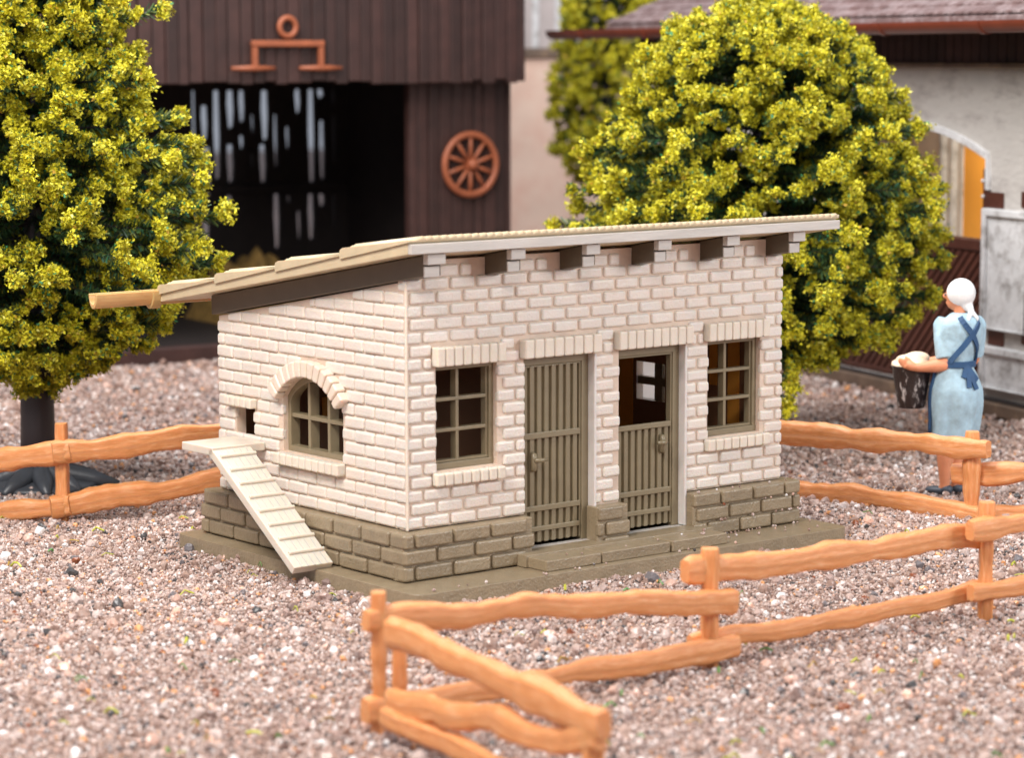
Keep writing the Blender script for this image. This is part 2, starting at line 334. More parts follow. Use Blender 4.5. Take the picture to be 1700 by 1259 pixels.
# top row between the rafters
for k in range(5):
    x0 = .40 + 1.485 * k
    for a, b in ((x0 + .08, x0 + .60), (x0 + .64, x0 + .86)):
        mb.box(a, b, .0, .12, 3.80, 3.985)
mb.build('front_bricks', M['brick'], house, .042, 3, clamp=False)
mb = MB()
def rl(o): return [(o[0], o[2]), (o[1], o[2]), (o[1], o[3]), (o[0], o[3])]
door_l = lambda o: [(o[0], o[3]), (o[1], o[3])]
outer = [(.02, .002), (OD1[0], .002), (OD1[0], OD1[3]), (OD1[1], OD1[3]), (OD1[1], -.5), (OD2[0], -.5), (OD2[0], OD2[3]), (OD2[1], OD2[3]), (OD2[1], .002), (Lx - .02, .002), (Lx - .02, 3.79), (Lx - .2, 3.79), (Lx - .2, 4.06), (.1, 4.06), (.1, 3.79), (.02, 3.79)]
mb.prism([outer, rl(OW1), rl(OW2)], lambda a, b, t: (a, t, b), JT, .22)
fw = mb.build('front_wall', M['mortar'], house)
mb = MB(); mb.box(-.010, .03, -.010, .03, .0, 3.73); mb.build('corner_strip', M['trimbrick'], house, .01, 1)
for o in (OD1, OD2):
    mb = MB(); mb.box(o[1] - .02, o[1] + .03, -.02, .2, -.55, 2.43); mb.build('door_jamb', M['jamb'], house, .01, 1)
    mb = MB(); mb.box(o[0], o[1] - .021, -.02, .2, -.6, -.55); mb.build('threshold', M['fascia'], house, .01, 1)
# side wall
def arch_half(zz):
    if zz < .84: return 0
    if zz < 1.72: return .825
    dz = zz - 1.07
    return math.sqrt(max(0, 1.05 ** 2 - dz * dz)) if dz < 1.05 else 0
AC = 2.52
mb = MB(); sp = .522
for k in range(20):
    z0 = k * ch; z1 = z0 + ch; zm = z0 + ch / 2; ex = []
    if .80 < zm < 1.74: ex.append((AC - .819, AC + .819))
    elif 1.74 < zm < 2.4:
        dz = zm - 1.07; rr = 1.27 ** 2 - dz * dz
        if rr > 0: ex.append((AC - math.sqrt(rr), AC + math.sqrt(rr)))
    if .62 < zm < .80: ex.append((1.62, 3.42))
    if .90 < zm < 1.42: ex.append((4.176, 4.714))
    elif 1.42 < zm < 1.6: ex.append((4.08, 4.86))
    ph = .03 if k % 2 else .03 + sp / 2
    for a, b in rowbricks(.03, Wy, ph, sp, .018, ex):
        zb = z0 + .012
        if wtop(b) - zb < .12: b = (3.77 - zb - .12) / .171
        ta, tb = min(z1 - .008, wtop(a) - .005), min(z1 - .008, wtop(b) - .005)
        if ta - zb < .1 or b - a < .13: continue
        tb = max(tb, zb + .01); j = random.uniform(-.012, .008); q = lambda: random.uniform(-.006, .004)
        mb.hexa([(0 + j, a + q(), zb + q()), (.115, a, zb), (.115, b, zb), (j + q(), b + q(), zb + q()), (j + q(), a + q(), ta + q()), (.115, a, ta), (.115, b, tb), (j, b + q(), tb + q())])
mb.build('side_bricks', M['brick'], house, .042, 4, clamp=False)
archloop = [(AC - .825, .84), (AC + .825, .84), (AC + .825, 1.72)] + [(AC + 1.05 * math.sin(t), 1.07 + 1.05 * math.cos(t)) for t in np.linspace(R(51), R(-51), 14)] + [(AC - .825, 1.72)]
mb = MB(); mb.prism([[(.07, .002), (Wy - .02, .002), (Wy - .02, wtop(Wy) - .01), (.07, wtop(0) - .01)], archloop, [(4.17, .92), (4.72, .92), (4.72, 1.44), (4.17, 1.44)]], lambda a, b, t: (t, a, b), .038, .22)
mb.build('side_wall', M['mortar'], house)
# far walls with the rear window
XN = Vector((1, 0, 0)); e0 = onplane(1064, 598, (Lx - .1, 0, 0), XN); e1 = onplane(1112, 668, (Lx - .1, 0, 0), XN); ey0, ey1 = min(e0.y, e1.y), max(e0.y, e1.y); ez0, ez1 = e1.z, e0.z
mb = MB(); mb.prism([[(.225, .002), (Wy, .002), (Wy, 3.0 - .16), (.225, 3.70)], [(ey0, ez0), (ey1, ez0), (ey1, ez1), (ey0, ez1)]], lambda a, b, t: (t, a, b), Lx - .2, Lx - .002)
mb.build('end_wall', M['brick'], house)
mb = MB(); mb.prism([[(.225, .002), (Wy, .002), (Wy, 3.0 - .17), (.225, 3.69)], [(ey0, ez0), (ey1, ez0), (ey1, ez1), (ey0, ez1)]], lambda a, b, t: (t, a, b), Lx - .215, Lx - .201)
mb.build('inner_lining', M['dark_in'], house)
def amber(pa, za, pb_, zb_):
    q0 = onplane(pa, za, (Lx - .23, 0, 0), XN); q1 = onplane(pb_, zb_, (Lx - .23, 0, 0), XN); mb = MB(); mb.box(Lx - .235, Lx - .217, q0.y, q1.y, q1.z, q0.z); mb.build('amber_lining', M['orange_in'], house)
amber(1020, 570, 1050, 730); amber(1209, 540, 1226, 730); amber(1178, 540, 1190, 640)
ezm = (ez0 + ez1) / 2; mb = MB(); mb.box(Lx - .17, Lx - .06, ey0, ey1, ezm - .07, ezm + .07); yd = ey1 - ey0; mb.box(Lx - .172, Lx - .058, ey0 + yd * .16, ey0 + yd * .42, ez0, ez1)
mb.build('end_window_frame', M['frame'], house)
mb = MB(); mb.box(Lx - .05, Lx - .03, ey0 - .0, ey1, ez0, ez1); mb.build('window_pane', M['pane'], house)
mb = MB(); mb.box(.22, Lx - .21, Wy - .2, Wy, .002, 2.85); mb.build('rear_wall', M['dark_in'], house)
for (pa, za, pb_, zb_, mm) in ((534, 660, 560, 700, 'orange_in'), (543, 645, 560, 659, 'pane')):
    q0 = onplane(pa, za, (0, Wy - .21, 0), Vector((0, 1, 0))); q1 = onplane(pb_, zb_, (0, Wy - .21, 0), Vector((0, 1, 0))); mb = MB(); mb.box(q0.x, q1.x, Wy - .235, Wy - .21, q1.z, q0.z); mb.build('amber_lining' if mm == 'orange_in' else 'pale_lining', M['trimbrick'] if mm == 'pane' else M[mm], house)
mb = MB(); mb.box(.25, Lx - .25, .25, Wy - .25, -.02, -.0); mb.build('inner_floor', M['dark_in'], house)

# lintels and sills
def soldier(x0, x1, z0, z1, n, dep, name):
    b = MB(); w = (x1 - x0) / n
    for i in range(n): b.box(x0 + i * w + .008, x0 + (i + 1) * w - .008, -dep, .05, z0, z1)
    b.box(x0 + .02, x1 - .02, -dep + .03, .05, z0 + .012, z1 - .012)
    return b.build(name, M['trimbrick'], house, .03, 3)
soldier(.49, 1.83, 2.45, 2.75, 8, .13, 'lintel'); soldier(2.19, 3.77, 2.45, 2.75, 8, .13, 'lintel'); soldier(4.12, 5.73, 2.45, 2.75, 9, .13, 'lintel'); soldier(6.06, 7.45, 2.45, 2.75, 8, .13, 'lintel')
soldier(.49, 1.84, .63, .83, 8, .10, 'window_sill'); soldier(6.08, 7.5, .63, .83, 8, .10, 'window_sill')
def sidesoldier(y0, y1, z0, z1, n, dep, name):
    b = MB(); w = (y1 - y0) / n
    for i in range(n): b.box(-dep, .04, y0 + i * w + .007, y0 + (i + 1) * w - .007, z0, z1)
    b.box(-dep + .025, .04, y0 + .02, y1 - .02, z0 + .012, z1 - .012)
    return b.build(name, M['trimbrick'], house, .032, 3)
sidesoldier(1.62, 3.42, .64, .83, 10, .14, 'window_sill'); sidesoldier(4.08, 4.88, 1.44, 1.6, 5, .12, 'hatch_lintel')
b = MB(); n = 13
for i in range(n):
    t0 = R(-54) + R(108) * i / n + .008; t1 = R(-54) + R(108) * (i + 1) / n - .008
    q = []
    for xx in (-.15, .04):
        for (rr, t) in ((1.03, t0), (1.30, t0), (1.30, t1), (1.03, t1)): q.append((xx, AC - rr * math.sin(t), 1.07 + rr * math.cos(t)))
    b.hexa(q)
b.build('window_arch', M['trimbrick'], house, .035, 3)
# front windows
def fwindow(o, name='window_frame'):
    x0, x1, z0, z1 = o; b = MB(); w = .085; y0, y1 = .13, .30
    b.box(x0, x0 + w * .4, y0, y1, z0, z1); b.box(x1 - w, x1, y0, y1, z0, z1); b.box(x0, x1, y0 - .004, y1, z1 - .07, z1); b.box(x0, x1, y0 - .004, y1, z0, z0 + .1)
    f = b.build(name, M['frame'], house, .012, 2)
    b = MB(); b.box(x0 + .03, x1 - w, y0 + .03, y1 - .01, z0 + .10, z0 + .14); b.box(x1 - w - .035, x1 - w, y0 + .04, y1, z0 + .1, z1 - .07); b.build('sash', M['frame'], f, .008, 1)
    xm = x0 + (x1 - x0 - w) * .47; h = (z1 - z0 - .17)
    b = MB(); b.box(xm - .03, xm + .03, y0 + .05, y1 + .02, z0 + .1, z1 - .07); b.build('glazing_bar', M['frame'], f, .01, 2)
    for k in (1, 2):
        zz = z0 + .12 + h * k / 3; b = MB(); b.box(x0 + .02, x1 - w, y0 + .045, y1 + .02, zz - .03, zz + .025); b.build('glazing_bar', M['frame'], f, .01, 2)
fwindow(OW1); fwindow(OW2)
# arched side window
b = MB(); ins = [(AC - .74, .93), (AC + .74, .93), (AC + .74, 1.62)] + [(AC + .99 * math.sin(t), 1.02 + .99 * math.cos(t)) for t in np.linspace(R(47), R(-47), 14)] + [(AC - .74, 1.62)]
b.prism([archloop, ins], lambda a, bb, t: (t, a, bb), .12, .30)
fr = b.build('arched_window_frame', M['frame'], house, .012, 2)
for yy in (AC - .27, AC + .27):
    b = MB(); b.box(.15, .33, yy - .035, yy + .035, .9, 2.0 - abs(yy - AC) * .1); b.build('glazing_bar', M['frame'], fr, .01, 2)
for zz in (1.42,):
    b = MB(); b.box(.146, .33, AC - .75, AC + .75, zz - .035, zz + .03); b.build('glazing_bar', M['frame'], fr, .01, 2)
# doors
def door(o, top, half=False):
    x0, x1, _, z1 = o; y = .16; b = MB()
    b.box(x0, x0 + .05, y - .03, y + .1, -.55, z1); b.box(x1 - .16, x1 - .02, y - .03, y + .14, -.55, z1); b.box(x0, x1 - .02, y - .034, y + .1, z1 - .13, z1)
    fr = b.build('door_frame', M['frame'], house, .012, 2)
    b = MB(); b.box(x1 - .19, x1 - .163, y - .01, y + .1, -.5, z1 - .13); b.box(x0 + .04, x1 - .17, y - .008, y + .1, z1 - .165, z1 - .133); b.build('door_stop', M['frame'], fr, .006, 1)
    X1 = x1 - .19; b = MB(); n = 8; w = (X1 - x0 - .05) / n
    b.box(x0 + .05, X1, y + .035, y + .07, -.5, top - .01)
    for i in range(n): b.box(x0 + .05 + i * w + .012, x0 + .05 + (i + 1) * w - .045, y - .015, y + .05, -.5, top)
    d = b.build('half_door' if half else 'door', M['frame'], house, .014, 2)
    rails = [(-.32, -.24), (0.0, .09)] if not half else [(-.30, -.22), (.02, .11)]
    rails.append((1.10, 1.19) if half else (1.15, 1.25))
    for a, c in rails:
        b = MB(); b.box(x0 + .045, X1 - .02, y - .05, y + .02, a, c); b.build('cross_rail', M['frame'], d, .014, 2)
    return d
d1 = door(OD1, OD1[3] - .14); d2 = door(OD2, 1.12, True)
def handle(x, z, s, par):
    b = MB(); b.tube([(x, .12, z - .14), (x, .08, z - .12), (x, .07, z), (x, .08, z + .11), (x, .12, z + .13)], [.035, .05, .055, .05, .03], 10); h = b.build('handle_plate', M['frame'], par, smooth=True)
    b = MB(); b.tube([(x, .06, z + .03), (x, .0, z + .03), (x + s * .06, -.02, z + .03), (x + s * .19, -.02, z + .035)], [.04, .04, .036, .03], 10); b.build('handle', M['frame'], h, smooth=True)
handle(2.52, .80, 1, d1); handle(5.22, .84, -1, d2)
# stone base
FX, FY = -.229, -.229
def stones_row(b, x0, x1, z0, z1, ph, pitch, fn):
    x = x0 + ph - pitch
    while x < x1 - .02:
        a, c = max(x + .02, x0), min(x + pitch - .02, x1)
        if c - a > .12: fn(b, a, c, z0 + .014, z1 - .014)
        x += pitch
b = MB(); back = MB()
def fr_(b, a, c, z0, z1): b.box(a, c, FY + random.uniform(-.01, .006), FY + .12, z0, z1)
for (x0, x1) in ((FX + .012, 2.30), (3.60, 4.27), (5.66, Lx + .229)):
    nr = 3
    for k in range(nr):
        z0 = -.74 + k * .247
        if x0 == 3.60: stones_row(b, x0, x1, z0, z0 + .247, .12 if k == 0 else (.55 if k == 2 else .16), .55, fr_)
        else: stones_row(b, x0, x1, z0, z0 + .247, (.2, .62, .2)[k] if x0 < 1 else (.3, .06, .6)[k], .73, fr_)
    b.build('base_stones', M['olive'], house, .042, 3, clamp=False); b = MB()
    back = MB(); back.box(x0 + .01, x1 - .01, FY + .06, .10, -.739, -.012); back.build('base_wall', M['olive'], house, .015, 1)
b = MB()
def sd_(b, a, c, z0, z1): b.box(FX + random.uniform(-.008, .006), FX + .12, a, c, z0, z1)
for k in range(3): stones_row(b, FY + .012, Wy + .229, -.74 + k * .247, -.74 + (k + 1) * .247, (.22, .62, .38)[k], .745, sd_)
b.build('base_stones', M['olive'], house, .042, 3, clamp=False); back = MB()
back.box(FX + .055, .1, .105, Wy + .2, -.739, -.012); back.build('base_wall', M['olive'], house, .015, 1); back = MB(); back.box(.11, Lx + .2, Wy + .0, Wy + .2, -.739, -.012); back.box(Lx + .0, Lx + .2, .105, Wy - .01, -.739, -.012)
back.build('base_wall', M['olive'], house, .015, 1)
# base plate, doorstep
b = MB(); x0, x1, y0, y1 = -.6, 8.44, -1.05, 5.68
def rrect(x0, x1, y0, y1, r, n=5):
    o = []
    for cx_, cy_, a0 in ((x1 - r, y1 - r, 0), (x0 + r, y1 - r, 90), (x0 + r, y0 + r, 180), (x1 - r, y0 + r, 270)):
        for i in range(n + 1): t = R(a0 + 90 * i / n); o.append((cx_ + r * math.cos(t), cy_ + r * math.sin(t)))
    return o
b.prism([rrect(x0, x1, y0, y1, .22)], lambda a, c, t: (a, c, t), -1.0, -.745)
b.build('base_plate', M['olive'], house, .03, 3)
b = MB(); b.box(2.0, 3.1, -.87, -.3, -.744, -.57); b.box(3.13, 4.55, -.86, -.3, -.744, -.57); b.box(4.59, 5.78, -.87, -.3, -.744, -.565)
st = b.build('doorstep', M['olive'], house, .02, 2)
b = MB(); b.box(1.95, 5.9, -.42, .0, -.74, -.545); b.build('upper_tread', M['olive'], st, .015, 2)

# roof
def und(y): return 4.12 - slope * y
RX0, RX1, RY0, RY1 = -.41, 8.46, -.69, 6.3
b = MB(); b.hexa([(RX0, RY0 + .085, und(RY0 + .085)), (RX1, RY0 + .085, und(RY0 + .085)), (RX1, RY1, und(RY1)), (RX0, RY1, und(RY1)), (RX0, RY0 + .085, und(RY0 + .085) + .185), (RX1, RY0 + .085, und(RY0 + .085) + .185), (RX1, RY1, und(RY1) + .17), (RX0, RY1, und(RY1) + .17)])
roof = b.build('roof', M['roofc'], house, .012, 2)
ys = [RY0 + .02, 1.08, 2.83, 4.58, 6.34]; pit = .145
for i in range(4):
    ya, yb = ys[i], ys[i + 1]; n = int((RX1 - RX0) / pit) * 6; xs = np.linspace(RX0 - .035 - .002 * i, RX1 + .002, n)
    prof = [(ya, .205), (yb - .10, .285), (yb - .03, .265), (yb, .19)]
    if i: prof[0] = (ya - .12, .17)
    V = []; F = []
    ph = (xs - RX0) / pit * 2 * math.pi
    cor = np.where((xs > RX0 + .12), .040 * np.abs(np.sin(ph / 2)) ** 1.2 + .022 * ((ph / (2 * math.pi)) % 1), 0)
    for (yy, h) in prof: V.append(np.column_stack([xs, np.full(n, yy) + cor * .8 * (1 if yy == yb else 0), und(yy) + h + cor]))
    V.append(np.column_stack([xs, np.full(n, yb - .02), np.full(n, und(yb) + .13)])); V.append(np.column_stack([xs, np.full(n, ya), np.full(n, und(ya) + (.17 if i == 0 else .175))]))
    K = len(V); V = np.vstack(V)
    for rr in range(K):
        a = rr * n; c = ((rr + 1) % K) * n; ii = np.arange(n - 1); F.append(np.column_stack([a + ii, a + ii + 1, c + ii + 1, c + ii]))
    F = np.vstack(F); o = npmesh('tile_course', V, F, M['roofc'], roof)
    bm = bmesh.new(); bm.from_mesh(o.data); bm.verts.ensure_lookup_table()
    bm.faces.new([bm.verts[k * n] for k in range(K)]); bm.faces.new([bm.verts[k * n + n - 1] for k in range(K)][::-1]); bmesh.ops.recalc_face_normals(bm, faces=bm.faces); bm.to_mesh(o.data); bm.free()
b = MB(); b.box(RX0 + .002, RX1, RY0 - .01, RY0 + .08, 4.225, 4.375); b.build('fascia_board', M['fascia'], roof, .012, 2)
# rafters
def rafter(x0, x1, first):
    b = MB(); ya = -.60; yb = 5.33 if first else .3
    b.hexa([(x0, -.48, und(-.48) - .33), (x1, -.48, und(-.48) - .33), (x1, yb, und(yb) - .33), (x0, yb, und(yb) - .33), (x0, -.48, und(-.48) - .01), (x1, -.48, und(-.48) - .01), (x1, yb, und(yb) - .01), (x0, yb, und(yb) - .01)])
    o = b.build('bargeboard' if first else 'rafter', M['board'], house, .02, 2)
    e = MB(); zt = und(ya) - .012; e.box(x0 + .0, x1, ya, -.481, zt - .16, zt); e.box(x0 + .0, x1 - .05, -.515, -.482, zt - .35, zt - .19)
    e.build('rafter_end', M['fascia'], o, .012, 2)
rafter(-.035, .30, True)
for k in range(1, 6): rafter(.05 + 1.485 * k, .05 + 1.485 * k + .28, False)
# gutter: half round, sticking out past the roof
b = MB(); n = 12; yg, zg, rg = 6.43, 3.235, .13
gx = [-1.62, -1.0, 0, 4, 8.3]
for (rad, flip) in ((rg, 0), (rg - .03, 1)):
    pass
prof = [(rg * math.cos(t), 1.9 * rg * math.sin(t)) for t in np.linspace(R(180), R(360), n)] + [((rg - .035) * math.cos(t), 1.8 * (rg - .035) * math.sin(t)) for t in np.linspace(R(360), R(180), n)]
b.prism([prof], lambda a, c, t: (t, yg + a, zg + c), -1.62, 8.3)
gt = b.build('gutter', M['gutter'], house, .008, 1)
for xx in (-.55, 2.5, 5.5):
    b = MB(); b.prism([[(p[0] * 1.25, p[1] * 1.25) for p in prof[:n]] + [(q[0] * .98, q[1] * .98) for q in reversed(prof[:n])]], lambda a, c, t: (t, yg + a, zg + c), xx, xx + .18)
    b.build('gutter_bracket', M['gutter'], gt)

# hen ramp
b = MB(); x0, x1 = -1.02, -.02
b.box(x0, x1, 3.80, 4.72, .80, .93)
b.build('landing_board', M['rampm'], house, .015, 2)
b = MB(); A0 = Vector((0, 3.86, .93)); A1 = Vector((0, 1.52, -.66)); dr = (A1 - A0).normalized(); nn = Vector((0, -dr.z, dr.y)); nn = nn if nn.z > 0 else -nn
rx0, rx1 = -1.02, -.30; th = .13
b.hexa([(rx0, A1.y - nn.y * th, A1.z - nn.z * th), (rx1, A1.y - nn.y * th, A1.z - nn.z * th), (rx1, A0.y - nn.y * th, A0.z - nn.z * th), (rx0, A0.y - nn.y * th, A0.z - nn.z * th), (rx0, A1.y, A1.z), (rx1, A1.y, A1.z), (rx1, A0.y, A0.z), (rx0, A0.y, A0.z)])
for i in range(1, 6):
    xg = rx0 + (rx1 - rx0) * i / 6 + .01
    q = [(xg, A1.y, A1.z), (xg + .025, A1.y, A1.z), (xg + .025, A0.y, A0.z), (xg, A0.y, A0.z)]
    b.hexa([Vector(p) - nn * .01 for p in q] + [Vector(p) + nn * .008 for p in q])
rp = b.build('ramp', M['rampm'], house, .012, 2)
for i in range(8):
    c = A0.lerp(A1, (i + .75) / 8.7); b = MB(); b.tube([(rx0 + .06, c.y + nn.y * .01, c.z + nn.z * .01), (rx1 - .0, c.y + nn.y * .01, c.z + nn.z * .01)], .034, 10); b.build('cleat', M['rampm'], rp, .01, 2, smooth=True)

# ------------------------------------------------------------------ rustic fences
def log(p0, p1, r, seed, taper=.9, bend=.06, flat=.62, lean=None):
    p0 = Vector(p0); p1 = Vector(p1); Ln = (p1 - p0).length; K = max(10, int(Ln / .07)); n = 28; d = (p1 - p0).normalized()
    up = Vector((0, 0, 1)) if abs(d.z) < .8 else Vector((FW.x, FW.y, 0)).normalized(); a = d.cross(up).normalized(); b = a.cross(d).normalized(); V = []
    rnd = random.Random(seed); ph = [rnd.uniform(0, 100) for _ in range(6)]
    for i in range(K + 1):
        t = i / K; s = t * Ln
        c = p0.lerp(p1, t) + b * (bend * 1.3 * noise.noise(Vector((s * .75, ph[0], 0)))) + a * (bend * .8 * noise.noise(Vector((s * .9, ph[1], 0))))
        rr = r * .93 * (1 + .34 * noise.noise(Vector((s * 1.6, ph[2], 0))) + .16 * noise.noise(Vector((s * 4.5, ph[4], 0))))
        e = min(s, Ln - s)
        if e < .02: rr *= .93
        for j in range(n):
            th = 2 * math.pi * j / n; q = 1 + .045 * math.sin(7 * th + ph[3]) + .05 * noise.noise(Vector((math.cos(th) * 2.6, math.sin(th) * 2.6 + ph[5], s * .35))) * 2
            sq = 1 / (abs(math.cos(th)) ** 4.5 + abs(math.sin(th)) ** 4.5) ** (1 / 4.5) * (1 + .035 * math.sin(11 * th + 2 * noise.noise(Vector((s * .8, ph[5], 1)))))
            V.append(c + a * (math.cos(th) * rr * flat * q * sq) + b * (math.sin(th) * rr * q * sq))
    V += V[:n] + V[K * n:K * n + n]
    F = [(i * n + j, i * n + (j + 1) % n, (i + 1) * n + (j + 1) % n, (i + 1) * n + j) for i in range(K) for j in range(n)] + [tuple((K + 1) * n + j for j in range(n)), tuple((K + 2) * n + j for j in range(n))[::-1]]
    m_ = MB(); m_.add(V, F); m_.uv = [(i / n // 1 * 0 + (i // n) / K * Ln + ph[0], (i % n) / n) for i in range(len(V))]; return m_
def post(x, y, top, r, seed, par, base=None): return log((x, y, (base if base is not None else G - .1)), (x, y, top), r, seed, bend=.01, flat=.9).build('post', M['fence'], par, smooth=True)
def rail(p0, p1, r, seed, par, **k): return log(p0, p1, r, seed, **k).build('rail', M['fence'], par, smooth=True)
PA = onz(630, 1216, G); PB = onz(1177, 1104, G); PC = onz(1636, 1026, G)
def vplane(A, B):
    d = (B - A); d.z = 0; nrm = Vector((-d.y, d.x, 0)).normalized(); return nrm
fence1 = empty('rail_fence', PA, label='light tan rustic rail fence running across the foreground in front of the house', cat='fence', group='rustic rail fences round the yard')
def addp(par, objs):
    bpy.context.view_layer.update()
    for o in objs: o.matrix_parent_inverse = Matrix.Translation(-par.location)
nAB = vplane(PA, PB); nBC = vplane(PB, PC); tc_ = -Vector((FW.x, FW.y, 0)).normalized()
def on_(px, py, P0, n_, off): return onplane(px, py, P0 + tc_ * off, n_)
PD = PC + (PC - PB).normalized() * 4
obs = [post(PA.x, PA.y, .76, .115, 1, fence1), post(PB.x, PB.y, .62, .125, 2, fence1), post(PC.x, PC.y, .74, .12, 3, fence1), post(PD.x, PD.y, .74, .12, 31, fence1)]
obs += [rail(on_(606, 1026, PA, nAB, .0), on_(1222, 990, PA, nAB, .22), .165, 4, fence1, bend=.10), rail(on_(606, 1178, PA, nAB, .0), on_(1222, 1074, PA, nAB, .20), .15, 5, fence1, bend=.08)]
obs += [rail(on_(1137, 955, PB, nBC, -.02), on_(1632, 886, PB, nBC, -.18), .165, 6, fence1, bend=.09), rail(on_(1145, 1068, PB, nBC, -.15), on_(1625, 984, PB, nBC, -.16), .13, 7, fence1, bend=.08)]
obs += [rail(on_(1610, 882, PB, nBC, .16), on_(1790, 860, PB, nBC, .16), .16, 8, fence1, bend=.05), rail(on_(1612, 985, PB, nBC, .16), on_(1790, 955, PB, nBC, .16), .13, 9, fence1, bend=.05)]
addp(fence1, obs)
PE = at(985, 1386, 27.4); PE.z = G
PA2 = onz(664, 1196, G)
fence2 = empty('rail_fence', PE, label='blurred tan rail fence section leaning towards the viewer from the corner post', cat='fence', group='rustic rail fences round the yard')
nAE = vplane(PA, PE)
obs = [post(PE.x, PE.y, .36, .15, 11, fence2), post(PA2.x, PA2.y, .30, .10, 12, fence2)]
obs += [rail(on_(652, 1050, PA, nAE, .1), on_(1002, 1204, PA, nAE, .12), .185, 13, fence2, bend=.05), rail(on_(650, 1165, PA, nAE, .1), on_(1000, 1236, PA, nAE, .1), .16, 14, fence2, bend=.14), rail(on_(640, 1190, PA, nAE, .22), on_(980, 1335, PA, nAE, .22), .13, 15, fence2, bend=.05)]
addp(fence2, obs)
# behind, left of the house
PL = onz(105, 864, G)
fence3 = empty('rail_fence', PL, label='amber brown rail fence passing in front of the left tree trunk', cat='fence', group='rustic rail fences round the yard')
pR = at(420, 716, 47.2); nL = vplane(PL, Vector((pR.x, pR.y, 0))); pl2 = at(-60, 700, 46.4); nL2 = vplane(Vector((pl2.x, pl2.y, 0)), PL)
obs = [post(PL.x, PL.y, .76, .125, 21, fence3)]
obs += [rail(on_(-90, 780, PL, nL2, .05), on_(118, 748, PL, nL2, .1), .20, 22, fence3, bend=.07), rail(on_(86, 752, PL, nL, .13), on_(520, 700, PL, nL, .05), .20, 23, fence3, bend=.10)]
obs += [rail(on_(-90, 862, PL, nL2, .05), on_(118, 838, PL, nL2, .1), .19, 24, fence3, bend=.06), rail(on_(84, 842, PL, nL, .13), on_(520, 775, PL, nL, .05), .19, 25, fence3, bend=.08)]
addp(fence3, obs)
# behind, right of the house
PRr = onz(1612, 858, G); pq = at(1290, 712, 48.9); nR = vplane(Vector((pq.x, pq.y, 0)), PRr)
fence4 = empty('rail_fence', PRr, label='amber brown rail fence behind the right corner of the house, before the woman', cat='fence', group='rustic rail fences round the yard')
pz = at(1760, 800, 45.6); nR2 = vplane(PRr, Vector((pz.x, pz.y, 0)))
obs = [post(PRr.x, PRr.y, .56, .155, 41, fence4), post(pz.x, pz.y, .56, .14, 47, fence4)]
obs += [rail(on_(1180, 706, PRr, nR, .05), on_(1640, 748, PRr, nR, .24), .20, 42, fence4, bend=.10), rail(on_(1180, 790, PRr, nR, .05), on_(1640, 856, PRr, nR, .24), .19, 43, fence4, bend=.10)]
obs += [rail(on_(1582, 787, PRr, nR2, -.2), on_(1800, 782, PRr, nR2, -.1), .19, 44, fence4, bend=.05), rail(on_(1612, 852, PRr, nR2, -.2), on_(1800, 858, PRr, nR2, -.1), .18, 45, fence4, bend=.05)]
addp(fence4, obs)

